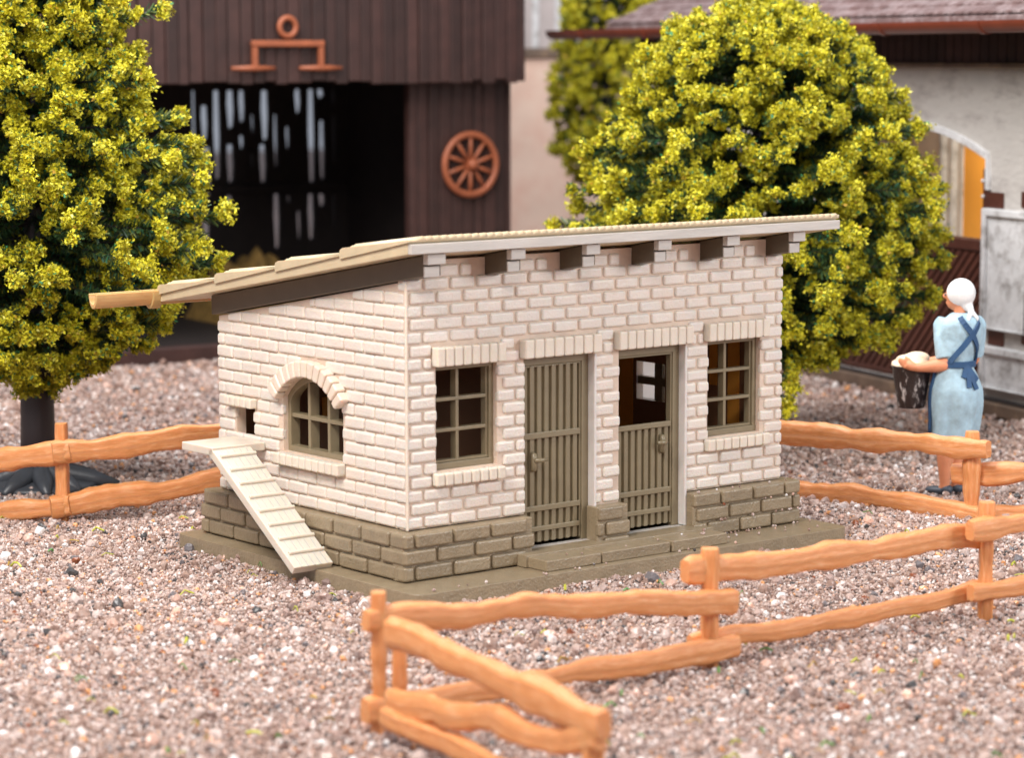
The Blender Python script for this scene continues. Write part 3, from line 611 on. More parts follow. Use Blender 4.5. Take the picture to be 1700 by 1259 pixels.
# ------------------------------------------------------------------ trees
def make_tree(name, loc, prof, label, seed, nb, fl, trunk_r=.34, roots=True, dens=1.0, extra=(), fs_=1.0, trim=.24):
    """prof: list of (z, radius) of the crown; wire branches with bristles and flake clumps at their ends"""
    rg_ = np.random.default_rng(seed); rn = random.Random(seed)
    root = empty(name, loc, label=label, cat='tree', group='yellow green model trees')
    zs = np.array([p[0] for p in prof]); rs = np.array([p[1] for p in prof]); z0, z1 = zs[0], zs[-1]
    b = MB(); tp = [(0, 0, 0), (0, 0, (z0 + .4) * .5), (0, 0, z0 + .3), (0, 0, z0 + (z1 - z0) * .5), (0, 0, z1 - .3)]
    b.tube(tp, [trunk_r * 1.05, trunk_r * .95, trunk_r * .9, trunk_r * .35, .05], 20); b.build('trunk', M['trunk'], root, smooth=True)
    if roots:
        for k in range(9):
            a = 6.283 * k / 9 + rn.uniform(-.2, .2); ln = rn.uniform(1.0, 1.5); d = Vector((math.cos(a), math.sin(a), 0))
            b = MB(); b.tube([d * .15 + Vector((0, 0, .42)), d * .4 + Vector((0, 0, .25)), d * (ln * .7) + Vector((0, 0, .13)), d * ln * 1.05 + Vector((0, 0, .02))], [.2, .2, .17, .06], 10); b.build('root', M['rootplate'], root, smooth=True)
        b = MB(); b.tube([(0, 0, 0), (0, 0, .08), (0, 0, .16)], [1.15, 1.05, .5], 28); b.build('root_plate', M['rootplate'], root, smooth=True)
    CV = []; AX = []; NR = []; TIPS = []
    wires = MB()
    # branches in whorls
    cnt = 0; BR = []
    for i in range(nb):
        t = (i + rn.random()) / nb; z = z0 + (z1 - z0) * t; z = .38 * round(z / .38) + rn.uniform(-.07, .07) if z < z1 - 1 else z; z = min(max(z, z0), z1); a = i * 2.39996 + rn.uniform(-.3, .3)
        rad = max(.15, float(np.interp(z, zs, rs)) - trim); rad *= rn.uniform(.80, 1.06) if rn.random() < .8 else rn.uniform(.55, .8)
        tilt = -.22 + .55 * t
        d = Vector((math.cos(a), math.sin(a), 0)); hz = z + 0
        zb = hz - rad * tilt * .55; zb = max(zb, z0 + .05)
        p0 = Vector((0, 0, zb)); p1 = d * rad + Vector((0, 0, hz)); BR.append((p0, p1, rad))
    for (q0, q1) in extra: BR.append((q0 - Vector(loc), q1 - Vector(loc), .6))
    Vb = []; Vf = []
    def quads(P, A, B):
        return np.stack([P - A - B, P + A - B, P + A + B, P - A + B], 1)
    for p0, p1, rad in BR:
        wires.tube([p0, p0.lerp(p1, .5), p1], [.035, .025, .012], 5)
        p0n = np.array(p0); p1n = np.array(p1); Ln = np.linalg.norm(p1n - p0n); ax = (p1n - p0n) / max(Ln, 1e-6)
        # bristles round the wire
        n = int(Ln * 105 * dens); t = rg_.random(n) ** .55; dv = rg_.normal(size=(n, 3)); dv -= (dv @ ax)[:, None] * ax; dv /= np.linalg.norm(dv, axis=1)[:, None]
        dirn = dv * .75 + ax * .65 + np.array([0, 0, .05]); dirn /= np.linalg.norm(dirn, axis=1)[:, None]; ln = rg_.uniform(.08, .26, n)
        c = p0n + ax * (t * Ln)[:, None] + dirn * (ln * .5)[:, None]; sd = np.cross(dirn, rg_.normal(size=(n, 3))); sd /= np.linalg.norm(sd, axis=1)[:, None]
        Vb.append(quads(c, dirn * (ln * .5)[:, None], sd * .013))
        nc = 0 if rad < 1.2 else rn.choice((0, 1, 1, 2, 2))
        for q in range(nc + 1):
            f = 1.0 if q == 0 else 1 - q * rn.uniform(.12, .26)
            cc = p0n + ax * Ln * f + rg_.normal(size=3) * (.03 if q == 0 else .14)
            sz = rn.uniform(.14, .29) * (1 if q == 0 else .85); spr = rn.randint(5, 8); ctint = rn.random()
            for s_ in range(spr):
                sdv = rg_.normal(size=3); sdv = sdv / np.linalg.norm(sdv) + ax * .9 + np.array([0, 0, .22]); sdv /= np.linalg.norm(sdv); sl = sz * rn.uniform(.7, 1.45); k = int(fl * (sz / .22) ** 1.5)
                tt = rg_.random(k); P_ = cc + sdv * (tt * sl)[:, None] + rg_.normal(size=(k, 3)) * sz * .19
                A = rg_.normal(size=(k, 3)) * .6 + sdv * .6; A /= np.linalg.norm(A, axis=1)[:, None]; B = np.cross(A, rg_.normal(size=(k, 3))); B /= np.linalg.norm(B, axis=1)[:, None]
                la = rg_.uniform(.014, .040, k)[:, None] * fs_; lb = rg_.uniform(.009, .021, k)[:, None] * fs_
                Q = quads(P_, A * la, B * lb); Nn = np.cross(A, B) * la * .7; Q[:, 0] += Nn; Q[:, 2] += Nn * .6; Q += rg_.normal(size=Q.shape) * .008
                Vf.append(Q)
    wires.build('branches', M['trunk'], root)
    Vb = np.concatenate(Vb); V = Vb.reshape(-1, 3); npmesh('needles', V, np.arange(len(V)).reshape(-1, 4), M['bristle'], root)
    Vf = np.concatenate(Vf); V = Vf.reshape(-1, 3); npmesh('crown', V, np.arange(len(V)).reshape(-1, 4), M['flake'], root)
    print(name, 'flakes', len(V) // 4)
    return root
def zof(py, px, D):
    return at(px, py, D).z
def prof_from(px, D, lst):
    u = FPX / D; out = [(at(px, y, D).z - G, w / u) for y, w in lst]; out.sort(); return out
tl = at(65, 800, 50.0); tl.z = G
make_tree('deciduous_tree', tl, prof_from(65, 50, [(-130, 5), (-105, 60), (-60, 120), (0, 180), (100, 205), (200, 262), (300, 305), (400, 318), (460, 290), (540, 222), (590, 165), (622, 110), (635, 50)]), 'leafy yellow green tree on a dark plastic trunk, left of the house', 3, 520, 95, extra=[(at(190, 30, 50), at(262, 18, 50))])
tr = at(1252, 760, 55.5); tr.z = G
make_tree('deciduous_tree', tr, prof_from(1252, 55.5, [(2, 5), (15, 50), (40, 125), (90, 185), (170, 230), (250, 278), (320, 312), (390, 318), (450, 302), (515, 268), (555, 220), (582, 165), (597, 80)]), 'big round yellow green tree behind the house roof', 5, 600, 95, roots=False, trim=.10, extra=[(at(1300, 570, 54), at(1309, 612, 53)), (at(1302, 590, 54), at(1308, 640, 53)), (at(1302, 610, 54), at(1309, 668, 53))])
tb = at(1010, 600, 90); tb.z = G
make_tree('deciduous_tree', tb, prof_from(1010, 90, [(-150, 5), (-100, 50), (0, 85), (100, 96), (200, 102), (260, 92), (300, 60)]), 'blurred yellow green tree far behind, partly hidden by the red gutter', 9, 420, 30, roots=False, dens=.6, fs_=2.0)

# ------------------------------------------------------------------ barn on the left
b0 = at(300, 600, 70); b0.z = G; b1 = at(850, 560, 75.5); b1.z = G
bd = (b1 - b0); bd.z = 0; bd.normalize(); bn = Vector((-bd.y, bd.x, 0))  # bn points away from the lens
if bn.dot(FW) < 0: bn = -bn
rzb = math.atan2(bd.y, bd.x)
barn = empty('barn', b1, rzb, label='dark brown board barn with a wide open bay and slatted rear wall', cat='barn')
def bl(px, py, off=0):   # pixel on facade plane -> local (x,z)
    p = onplane(px, py, b1 + bn * off, bn) - b1; return p.dot(bd), p.z
xr, _ = bl(848, 300); xo, _ = bl(872, 60, -.8); _, zo = bl(500, 141, -.8); _, zt = bl(500, -260); xd, _ = bl(694, 300)
xl = xr - 30
def boards(name, x0, x1, z0, z1, y0, y1, w=.36, gapf=None, par=None, m_=None, jag=0):
    b = MB(); x = x0
    while x < x1:
        ww = w * random.uniform(.85, 1.15); a, c = x + .012, min(x + ww - .012, x1)
        if c - a > .05: b.box(a, c, y0 + random.uniform(-.03, .03), y1, z0 + random.uniform(0, jag), z1)
        x += ww
    return b.build(name, m_ or M['barn'], par or barn, .03, 2)
boards('upper_wall', xl, xo, zo, zt, -.8, -.55, jag=.12)
boards('lower_wall', xd, xr, 0, zo + .5, 0, .2)
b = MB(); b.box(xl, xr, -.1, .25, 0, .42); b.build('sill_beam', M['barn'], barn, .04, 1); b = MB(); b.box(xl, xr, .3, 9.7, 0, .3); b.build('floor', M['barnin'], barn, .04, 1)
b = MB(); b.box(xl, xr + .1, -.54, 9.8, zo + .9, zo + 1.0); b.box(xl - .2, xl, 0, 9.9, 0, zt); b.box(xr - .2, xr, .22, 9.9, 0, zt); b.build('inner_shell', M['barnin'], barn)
b = MB(); b.box(xd - .25, xd - .01, .0, .3, 0, zo + .5); b.build('door_post', M['barn'], barn, .02, 1)
# rear wall with gaps between the boards
b = MB(); yb = 9.2
gaps = [(322, 150, 400, 5), (340, 175, 235, 9), (360, 150, 300, 9), (383, 150, 215, 10), (383, 240, 305, 9), (402, 150, 205, 8), (402, 225, 250, 6), (440, 150, 235, 10), (437, 240, 305, 9), (420, 190, 225, 4), (418, 255, 280, 3), (458, 190, 280, 5), (478, 210, 250, 5), (495, 148, 190, 8), (517, 148, 305, 9), (533, 148, 165, 9), (535, 200, 300, 7), (554, 190, 270, 3), (460, 322, 415, 8), (480, 325, 340, 4), (497, 350, 400, 5), (517, 322, 400, 8), (535, 322, 345, 8), (554, 322, 380, 3), (343, 350, 410, 9), (382, 325, 355, 8), (345, 245, 330, 10), (553, 148, 175, 3)]
def lb(px, py): return bl(px, py, yb)
holes = []
for (px, ya, yb_, w) in gaps:
    x, z1_ = lb(px, ya); _, z0_ = lb(px, yb_); hw = w * .70 / 53
    holes.append([(x - hw * .6, z0_), (x + hw * .7, z0_ + .1), (x + hw, (z0_ + z1_) / 2), (x + hw * .8, z1_), (x - hw * .9, z1_), (x - hw * 1.1, (z0_ + z1_) / 2 + .2)])
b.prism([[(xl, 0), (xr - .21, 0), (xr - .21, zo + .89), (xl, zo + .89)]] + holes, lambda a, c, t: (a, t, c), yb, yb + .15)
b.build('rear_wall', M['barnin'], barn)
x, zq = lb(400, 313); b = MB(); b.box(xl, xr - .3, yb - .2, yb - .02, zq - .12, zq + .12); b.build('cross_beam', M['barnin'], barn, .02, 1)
# hay heap
V = []; nx, ny = 50, 14; hx0, _ = bl(330, 400, 7); hx1 = xd - .3; b = MB()
for j in range(ny):
    for i in range(nx):
        u, v_ = i / (nx - 1), j / (ny - 1); h = 3.0 * math.sin(math.pi * v_) ** .6 * (math.sin(math.pi * min(1, u * 1.05)) ** .5) * (.75 + .35 * noise.noise(Vector((u * 6, v_ * 3, 0)))) + .12 * noise.noise(Vector((u * 40, v_ * 12, 3)))
        V.append((hx0 + (hx1 - hx0) * u, 4.2 + 4.4 * v_, max(.06, h)))
b.add(V, [(j * nx + i, j * nx + i + 1, (j + 1) * nx + i + 1, (j + 1) * nx + i) for j in range(ny - 1) for i in range(nx - 1)])
hy = b.build('hay_heap', M['hay'], None, smooth=True); hy.location = b1; hy.rotation_euler = (0, 0, rzb); tag(hy, 'low olive brown hay heap lying inside the dark barn', 'hay heap')
# wagon wheel on the barn wall
def lathe_ring(b, c, R0, r0, r1, n=48, m_=8, ax='y'):
    vs = []; fs = []
    for i in range(n):
        t = 2 * math.pi * i / n
        for j in range(m_):
            s_ = 2 * math.pi * j / m_; rr = R0 + r0 * math.cos(s_); vs.append((c[0] + rr * math.cos(t), c[1] + r1 * math.sin(s_), c[2] + rr * math.sin(t)))
    for i in range(n):
        for j in range(m_): fs.append((i * m_ + j, i * m_ + (j + 1) % m_, ((i + 1) % n) * m_ + (j + 1) % m_, ((i + 1) % n) * m_ + j))
    b.add(vs, fs)
wx, wz = bl(781, 273, -.15); wp = b1 + bd * wx + bn * -.16 + Vector((0, 0, wz)); u_ = FPX / 75.3; wr = 57 / u_
wh = empty('wagon_wheel', wp, rzb, label='rust brown spoked wagon wheel hanging on the barn wall', cat='wagon wheel')
b = MB(); lathe_ring(b, (0, 0, 0), wr * .86, .10, .09); b.build('rim', M['rust'], wh, smooth=True)
b = MB(); b.tube([(0, .1, 0), (0, -.18, 0), (0, -.24, 0)], [.17, .14, .08], 16); b.build('hub', M['rust'], wh, smooth=True)
for k in range(10):
    a = math.pi * k / 5 + .3; b = MB(); b.tube([(0, 0, 0), (math.cos(a) * wr * .5, 0, math.sin(a) * wr * .5), (math.cos(a) * wr * .84, 0, math.sin(a) * wr * .84)], [.05, .06, .045], 8); b.build('spoke', M['rust'], wh, smooth=True)
# whippletree on the upper wall
ox, oz = bl(478, 72, -.95); op = b1 + bd * ox + bn * -.95 + Vector((0, 0, oz))
wt = empty('whippletree', op, rzb, label='rust brown wooden whippletree with a ring hanging above the barn bay', cat='whippletree')
u_ = FPX / 70.5
b = MB(); b.box(-67 / u_, 67 / u_, -.08, .08, -.085, .085); b.build('long_bar', M['rust'], wt, .04, 2)
b = MB(); lathe_ring(b, (0, 0, 27 / u_), 15 / u_, .08, .07, 28); b.build('ring', M['rust'], wt, smooth=True)
for sx in (-1, 1):
    b = MB(); b.box(sx * 61 / u_ - .08, sx * 61 / u_ + .08, -.07, .07, -38 / u_, -.09); b.build('hanger', M['rust'], wt, .03, 2)
    b = MB(); b.tube([(sx * 62 / u_ - 41 / u_, 0, -40 / u_), (sx * 62 / u_, 0, -40 / u_), (sx * 62 / u_ + 38 / u_, 0, -40 / u_)], [.05, .085, .05], 8); b.build('short_bar', M['rust'], wt, smooth=True)

# ------------------------------------------------------------------ cream house far behind
hc = at(905, 560, 100); hc.z = G
ch_ = empty('cream_house', hc, math.atan2(RT.y, RT.x), label='pink cream house far behind, between the barn and the trees', cat='house')
_z = at(905, 95, 100).z - G; zT = at(905, -260, 100).z - G
b = MB(); b.box(-2.5, 6, 0, 4, 0, _z); b.build('wall', M['creamwall'], ch_)
b = MB(); b.box(-2.6, 6.1, -.25, 4.1, _z, _z + .35); b.build('cornice', M['beam'], ch_, .03, 1)
b = MB(); b.box(-2.45, 5.9, .05, 3.9, _z + .35, zT); b.build('upper_wall', M['greywall'], ch_)
b = MB()
for xx in (-1.2, -.35, .5): b.box(xx - .12, xx + .12, -.06, .04, _z + .36, zT)
b.build('timber', M['quoin'], ch_)

# ------------------------------------------------------------------ stable on the right
g1 = onz(1312, 612, G); g2 = onz(1700, 698, G)
sdv = (g2 - g1); sdv.z = 0; sdv.normalize(); sn = Vector((-sdv.y, sdv.x, 0)); sn = sn if sn.dot(FW) > 0 else -sn
rzs = math.atan2(sdv.y, sdv.x)
stable = empty('stable', g1, rzs, label='grey stucco stable with arched doorway and plum tiled roof on the right', cat='stable')
def sl(px, py, off=0):
    p = onplane(px, py, g1 + sn * off, sn) - g1; return p.dot(sdv), p.z
def S_(px, py, off=0): a, c = sl(px, py, off); return (a, c)
# +y local must point away from the lens
sy = 1 if (Vector((-math.sin(rzs), math.cos(rzs), 0)).dot(sn) > 0) else -1
def sfn(a, c, t): return (a, t * sy, c - 0)
xL = S_(1080, 300)[0]; xR = S_(1700, 300)[0] + 9; zst = S_(1600, 108)[1]
# arched doorway outline
ax0, az = S_(1375, 262); ax1, _ = S_(1641, 262); _, atop = S_(1540, 212); axm = (ax0 + ax1) / 2; zsp = S_(1600, 262)[1]; ztop = S_(1515, 209)[1]
hw = (ax1 - ax0) / 2; rise = ztop - zsp; RA = (hw * hw + rise * rise) / (2 * rise); th = math.asin(hw / RA)
arc = [(axm + RA * math.sin(t), ztop - RA + RA * math.cos(t)) for t in np.linspace(th, -th, 16)]
hole = [(ax0, .35), (ax1, .35)] + arc
b = MB(); b.prism([[(xL, 0.3), (xR, .3), (xR, zst), (xL, zst)], hole], sfn, 0, .5)
b.build('wall', M['stucco'], stable)
# raised arch band
inn = [(axm + RA * math.sin(t), ztop - RA + RA * math.cos(t)) for t in np.linspace(th, -th, 16)]; out = [(axm + (RA + .16) * math.sin(t), ztop - RA + (RA + .16) * math.cos(t)) for t in np.linspace(-th, th, 16)]
zj = S_(1641, 315)[1]
b = MB(); b.prism([[(ax1, zj)] + inn + [(ax0, zj), (ax0 - .16, zj)] + out + [(ax1 + .16, zj)]], sfn, -.09, .02); b.build('door_arch', M['quoin'], stable, .02, 2)
# quoin panels on the pier, with dark slots between them
def panel(pxa, pya, pxb, pyb):
    xa, za = S_(pxa, pya); xb, _ = S_(pxb, pya); _, zb = S_(pxa, pyb); b = MB()
    b.prism([[(xa, zb), (xb, zb), (xb, za), (xa, za)]], sfn, -.12, .01); o = b.build('quoin_panel', M['quoin'], stable, .03, 2)
    b = MB(); w = .17
    b.prism([[(xa, zb), (xb, zb), (xb, za), (xa, za)], [(xa + w, zb + w * .2), (xb - w, zb + w * .2), (xb - w, za - w), (xa + w, za - w)]], sfn, -.20, -.12); b.build('panel_rim', M['quoin'], o, .03, 2)
panel(1641, 345, 1722, 545); panel(1636, 572, 1724, 642)
for (ya, yb_) in ((318, 345), (547, 572)):
    for (pa, pb_) in ((1641, 1668), (1697, 1740)):
        xa, za = S_(pa, ya); xb, _ = S_(pb_, ya); _, zb = S_(pa, yb_); b = MB(); b.prism([[(xa, zb), (xb, zb), (xb, za), (xa, za)]], sfn, -.03, .0); o = b.build('dark_recess', M['doorwood'], stable, .01, 1)
b = MB(); zb = S_(1600, 672)[1]; b.prism([[(xL, .0), (xR, .0), (xR, .3), (xL, .3)]], sfn, -.35, .2); b.build('base_beam', M['beam'], stable, .04, 2)
b = MB(); b.prism([[(xL, .3), (xR, .3), (xR, .36), (xL, .36)]], sfn, -.18, -.0); b.build('sole_plate', M['barnin'], stable, .02, 1)
# half door with diagonal boards
dz1 = S_(1600, 395)[1]; dx1 = S_(1628, 400)[0]; dx0 = ax0 + .1
dr_ = empty('door', (0, 0, 0)); dr_.parent = stable
b = MB(); b.prism([[(dx0, .4), (dx1, .4), (dx1, dz1), (dx0, dz1)]], sfn, .18, .26); b.build('door_panel', M['doorwood'], dr_)
b = MB(); w = .3; k = dx0 - 5
while k < dx1:
    # diagonal strip clipped to the door
    poly = []
    pts = [(k, .45), (k + w - .07, .45), (k + w - .07 + 3.2, dz1 - .3), (k + 3.2, dz1 - .3)]
    xa, xb = dx0 + .25, dx1 - .2
    def clip(pl, xc, keepg):
        o = []
        for i in range(len(pl)):
            p, q = pl[i], pl[(i + 1) % len(pl)]; ip, iq = (p[0] >= xc) == keepg, (q[0] >= xc) == keepg
            if ip: o.append(p)
            if ip != iq and q[0] != p[0]: t = (xc - p[0]) / (q[0] - p[0]); o.append((xc, p[1] + t * (q[1] - p[1])))
        return o
    pl = clip(clip(pts, xa, True), xb, False) if True else pts
    if len(pl) >= 3: b.prism([pl], sfn, .12, .179)
    k += w
b.build('diagonal_boards', M['doorwood'], dr_, .02, 1)
b = MB(); b.prism([[(dx0, dz1 - .28), (dx1, dz1 - .28), (dx1, dz1 - .02), (dx0, dz1 - .02)]], sfn, .08, .2); b.prism([[(dx0 + .0, .4), (dx0 + .22, .4), (dx0 + .22, dz1 - .28), (dx0, dz1 - .28)]], sfn, .09, .2); b.prism([[(dx1 - .2, .4), (dx1, .4), (dx1, dz1 - .28), (dx1 - .2, dz1 - .28)]], sfn, .09, .2); b.prism([[(dx0, .36), (dx1, .36), (dx1, .5), (dx0, .5)]], sfn, .085, .2)
b.build('door_rail', M['doorwood'], dr_, .02, 1)
ztp = S_(1635, 280)[1]
b = MB(); b.prism([[(dx1 + .01, .36), (ax1 - .01, .36), (ax1 - .01, ztp), (dx1 + .01, ztp)]], sfn, .02, .3); b.build('door_post', M['doorwood'], stable, .02, 1)
for py in range(300, 640, 26):
    xx, zz = S_(1632, py); b = MB(); b.ball((xx, 0, zz), .045, nu=8, nv=6); b.build('rivet', M['quoin'], stable, smooth=True)
# interior seen through the arch
b = MB(); b.prism([[(xL, 0), (xR, 0), (xR, zst), (xL, zst)]], sfn, 4.2, 4.3); b.build('inner_wall', M['innerwall'], stable)
p1_ = S_(1597, 300, 4.0)[0]; b = MB(); b.prism([[(p1_, 0), (p1_ + 3.5, 0), (p1_ + 3.5, zst), (p1_, zst)]], sfn, 4.0, 4.1); b.build('amber_panel', M['amber'], stable)
b = MB()
for px in (1555, 1572, 1590): q = S_(px, 300, 3.9)[0]; b.prism([[(q, 0), (q + .12, 0), (q + .12, zst), (q, zst)]], sfn, 3.98, 4.16)
b.build('inner_pilaster', M['quoin'], stable)
il = bpy.data.lights.new('stable_fill', 'AREA'); il.size = 1.6; il.energy = 420; il.color = (1, .85, .65); ilo = bpy.data.objects.new('stable_fill', il); COL.objects.link(ilo)  # unseen fill light, added to brighten the interior behind the arch
ilo.location = g1 + sdv * axm + sn * 1.6 + Vector((0, 0, zst - .6)); ilo.rotation_euler = (sn * 2.6 + Vector((0, 0, -2.5))).to_track_quat('-Z', 'Y').to_euler()
# soffit boards, eave, gutter, tiled roof
zs1 = S_(1600, 56)[1]
b = MB(); x = xL - .5
while x < xR:
    b.prism([[(x + .015, zst + .02), (x + .33, zst + .02), (x + .33, zs1 + .4), (x + .015, zs1 + .4)]], sfn, -.14, .3); x += .36
b.build('eave_boards', M['barn'], stable, .02, 1)
b = MB(); b.prism([[(xL - .5, zst - .06), (xR, zst - .06), (xR, zst + .06), (xL - .5, zst + .06)]], sfn, -.22, .1); b.build('eave_trim', M['beam'], stable, .02, 1)
eo = -1.7
xg0 = S_(918, 48, eo)[0]; zg1 = S_(1600, 44, eo)[1]; zg0 = zg1
rgu = .24
b = MB(); prof = [(rgu * math.cos(t), rgu * math.sin(t)) for t in np.linspace(R(175), R(365), 12)] + [((rgu - .05) * math.cos(t), (rgu - .05) * math.sin(t)) for t in np.linspace(R(365), R(175), 12)]
b.prism([prof], lambda a, c, t: (t, (eo + a) * sy, zg1 + c + .1), xg0, xR); gt2 = b.build('gutter', M['gutter2'], stable, smooth=False)
b = MB(); x = xg0 + 2.2
while x < xR: b.prism([[(p[0] * 1.12, p[1] * 1.12) for p in prof[:12]] + [(q[0] * .99, q[1] * .99) for q in reversed(prof[:12])]], lambda a, c, t: (t, (eo + a) * sy, zg1 + c + .1), x, x + .2); x += 4.1
b.build('gutter_joint', M['gutter2'], gt2)
xh0 = S_(1000, 34, eo)[0]; 
zr0 = zg1 + .22; run = 7.0; rs_ = .52
b = MB(); b.add([(xh0, (eo + .1) * sy, zr0), (xR, (eo + .1) * sy, zr0), (xR, (eo + run) * sy, zr0 + run * rs_), (xh0 + run * .62, (eo + run) * sy, zr0 + run * rs_), (xh0, (eo + .1) * sy, zr0 - .15), (xR, (eo + .1) * sy, zr0 - .15), (xR, (eo + run) * sy, zr0 + run * rs_ - .15), (xh0 + run * .62, (eo + run) * sy, zr0 + run * rs_ - .15)], [(0, 1, 2, 3), (7, 6, 5, 4), (0, 4, 5, 1), (1, 5, 6, 2), (2, 6, 7, 3), (3, 7, 4, 0)])
rf = b.build('roof', M['rooftile'], stable)
b = MB(); k = 0; yy = eo + .1
while yy < eo + run:
    zz = zr0 + (yy - eo - .1) * rs_; x = xh0 + (yy - eo) * .62 + (.16 if k % 2 else 0)
    while x < xR - .3:
        b.hexa([(x, yy * sy, zz + .06), (x + .29, yy * sy, zz + .06), (x + .29, (yy + .42) * sy, zz + .02 + .42 * rs_), (x, (yy + .42) * sy, zz + .02 + .42 * rs_), (x, yy * sy, zz + .11), (x + .29, yy * sy, zz + .11), (x + .29, (yy + .42) * sy, zz + .045 + .42 * rs_), (x, (yy + .42) * sy, zz + .045 + .42 * rs_)]); x += .32
    yy += .36; k += 1
b.build('roof_tiles', M['rooftile'], rf)
b = MB(); b.prism([[(xg0 + .1, zg1 + .0), (xR, zg1 + .0), (xR, zg1 + .16), (xg0 + .1, zg1 + .16)]], sfn, eo + .3, .3); b.build('soffit', M['barn'], stable)

# ------------------------------------------------------------------ woman with the basket
wb = at(1589, 818, 48.8); wb.z = G
wrz = math.atan2(RT.y, RT.x)
woman = empty('person', wb, wrz, label='woman in pale blue dress, navy apron and white headscarf, seen from behind', cat='person')
def remesh(o, vox, it=4):
    r_ = o.modifiers.new('remesh', 'REMESH'); r_.mode = 'VOXEL'; r_.voxel_size = vox; r_.use_smooth_shade = True
    s_ = o.modifiers.new('smooth', 'SMOOTH'); s_.iterations = it; s_.factor = .5
PHI = R(30)
def fdir(a): return Vector((-math.sin(a), math.cos(a), 0))   # facing; local x = right in view, y = away
F_ = fdir(PHI); HR = Vector((F_.y, -F_.x, 0))                 # her right-hand side
b = MB()
hp = Vector((-.06, 0, 0))
for s_, foot in ((-1, Vector((-.24, -.05, 0))), (1, Vector((.0, .12, 0)))):
    hip = hp + HR * (.17 * s_) + Vector((0, 0, 1.9)); knee = foot.lerp(hip, .5); knee.z = 1.02
    b.tube([hip, knee, foot + Vector((0, 0, .72)), foot + Vector((0, 0, .2)), foot + Vector((0, 0, .06))], [.24, .165, .165, .095, .10], 14)
    b.ball(foot + fdir(R(55)) * .12 + Vector((0, 0, .07)), (.1, .2, .07), Matrix.Rotation(R(55), 3, 'Z'))
b.tube([hp + Vector((0, 0, 1.75)), hp + Vector((0, 0, 2.4)), (.0, 0, 2.9), (.02, 0, 3.2), (.0, 0, 3.32)], [.30, .20, .24, .22, .12], 16)
b.tube([(.0, 0, 3.2), (-.01, .02, 3.5)], [.12, .11], 12)
HD = Vector((-.02, .05, 3.68)); hf = fdir(R(62)); mh = Matrix.Rotation(R(62), 3, 'Z')
b.ball(HD, (.205, .25, .275), mh); b.ball(HD + hf * .07 + Vector((0, 0, -.14)), (.14, .17, .15), mh)
b.ball(HD + hf * .27 + Vector((0, 0, -.03)), (.035, .05, .055), mh, 10, 8)
hside = Vector((hf.y, -hf.x, 0))
for s_ in (-1, 1): b.ball(HD + hside * (.2 * s_) + Vector((0, 0, -.03)), (.03, .05, .07), mh, 8, 6)
b.ball(HD + hf * .22 + Vector((0, 0, -.15)), (.07, .04, .022), mh, 8, 6)
# arms
SHL = Vector((-.34, .04, 3.14)); ELL = Vector((-.27, -.20, 2.42)); WRL = Vector((-.82, -.16, 2.36)); HAL = Vector((-.98, -.10, 2.42))
SHR = Vector((.37, .22, 3.12)); ELR = Vector((.34, .52, 2.45)); WRR = Vector((-.5, .66, 2.38)); HAR = Vector((-.72, .58, 2.42))
for a, c, d, e, sg in ((SHL, ELL, WRL, HAL, 1), (SHR, ELR, WRR, HAR, -1)):
    b.tube([a, a.lerp(c, .5), c], [.15, .14, .12], 12); b.ball(c, .12, nu=12, nv=8); b.tube([c, c.lerp(d, .35), d], [.12, .125, .078], 12)
    b.tube([d, d.lerp(e, .5), e], [.075, .09, .08], 12)
    hd = (e - d).normalized(); dn = Vector((0, 0, -1)); sd_v = Vector((0, .25 * sg, 0))
    for k in range(4):
        o_ = e + Vector((0, 0, .055 - k * .042)); ln = (.15, .17, .16, .12)[k]
        b.tube([o_ - hd * .03, o_ + hd * ln * .5 - sd_v * -.05, o_ + hd * ln + sd_v * .22], [.026, .024, .018], 8)
    b.tube([d.lerp(e, .4) + Vector((0, 0, .05)), d.lerp(e, .8) + Vector((0, 0, .11)), e + hd * .04 + Vector((0, 0, .13)) + sd_v * .1], [.03, .028, .02], 8)
bo = b.build('body', M['skin'], woman, smooth=True); remesh(bo, .02, 3)
b = MB()
for s_ in (-1, 1): b.ball(HD + hf * .235 + hside * (.085 * s_) + Vector((0, 0, .0)), .022, nu=8, nv=6)
b.build('eyes', M['shoe'], bo, smooth=True)
# dress
secs = [(1.06, -.085, .455, .40), (1.12, -.085, .46, .40), (1.35, -.07, .465, .42), (1.7, -.055, .49, .45), (1.95, -.05, .485, .44), (2.2, -.06, .41, .36), (2.38, -.07, .345, .29), (2.5, -.06, .35, .29), (2.75, -.01, .40, .31), (3.0, .02, .435, .31), (3.18, .03, .42, .29), (3.28, .02, .33, .23), (3.36, .01, .19, .16)]
def dress_pt(ang, z_, off=0.0):     # ang measured from her back, positive towards her right
    zz = [q[0] for q in secs]; cx_ = np.interp(z_, zz, [q[1] for q in secs]); w_ = np.interp(z_, zz, [q[2] for q in secs]) + off; d_ = np.interp(z_, zz, [q[3] for q in secs]) + off
    p = HR * (math.sin(ang) * w_) - F_ * (math.cos(ang) * d_)
    return Vector((cx_ + p.x, p.y, z_))
b = MB(); n = 40; V = []; K = 46
for i in range(K + 1):
    z_ = 1.06 + (3.36 - 1.06) * i / K
    for j in range(n):
        a = 2 * math.pi * j / n; fold = (.036 * math.sin(5 * a + 1.8 * z_) + .026 * math.sin(9 * a + 3 - 2 * z_)) * max(0, (2.35 - z_)) / 1.1 if z_ < 2.3 else .02 * math.sin(4 * a + 6 * z_) * math.sin(2.2 * a)
        V.append(dress_pt(a, z_, fold))
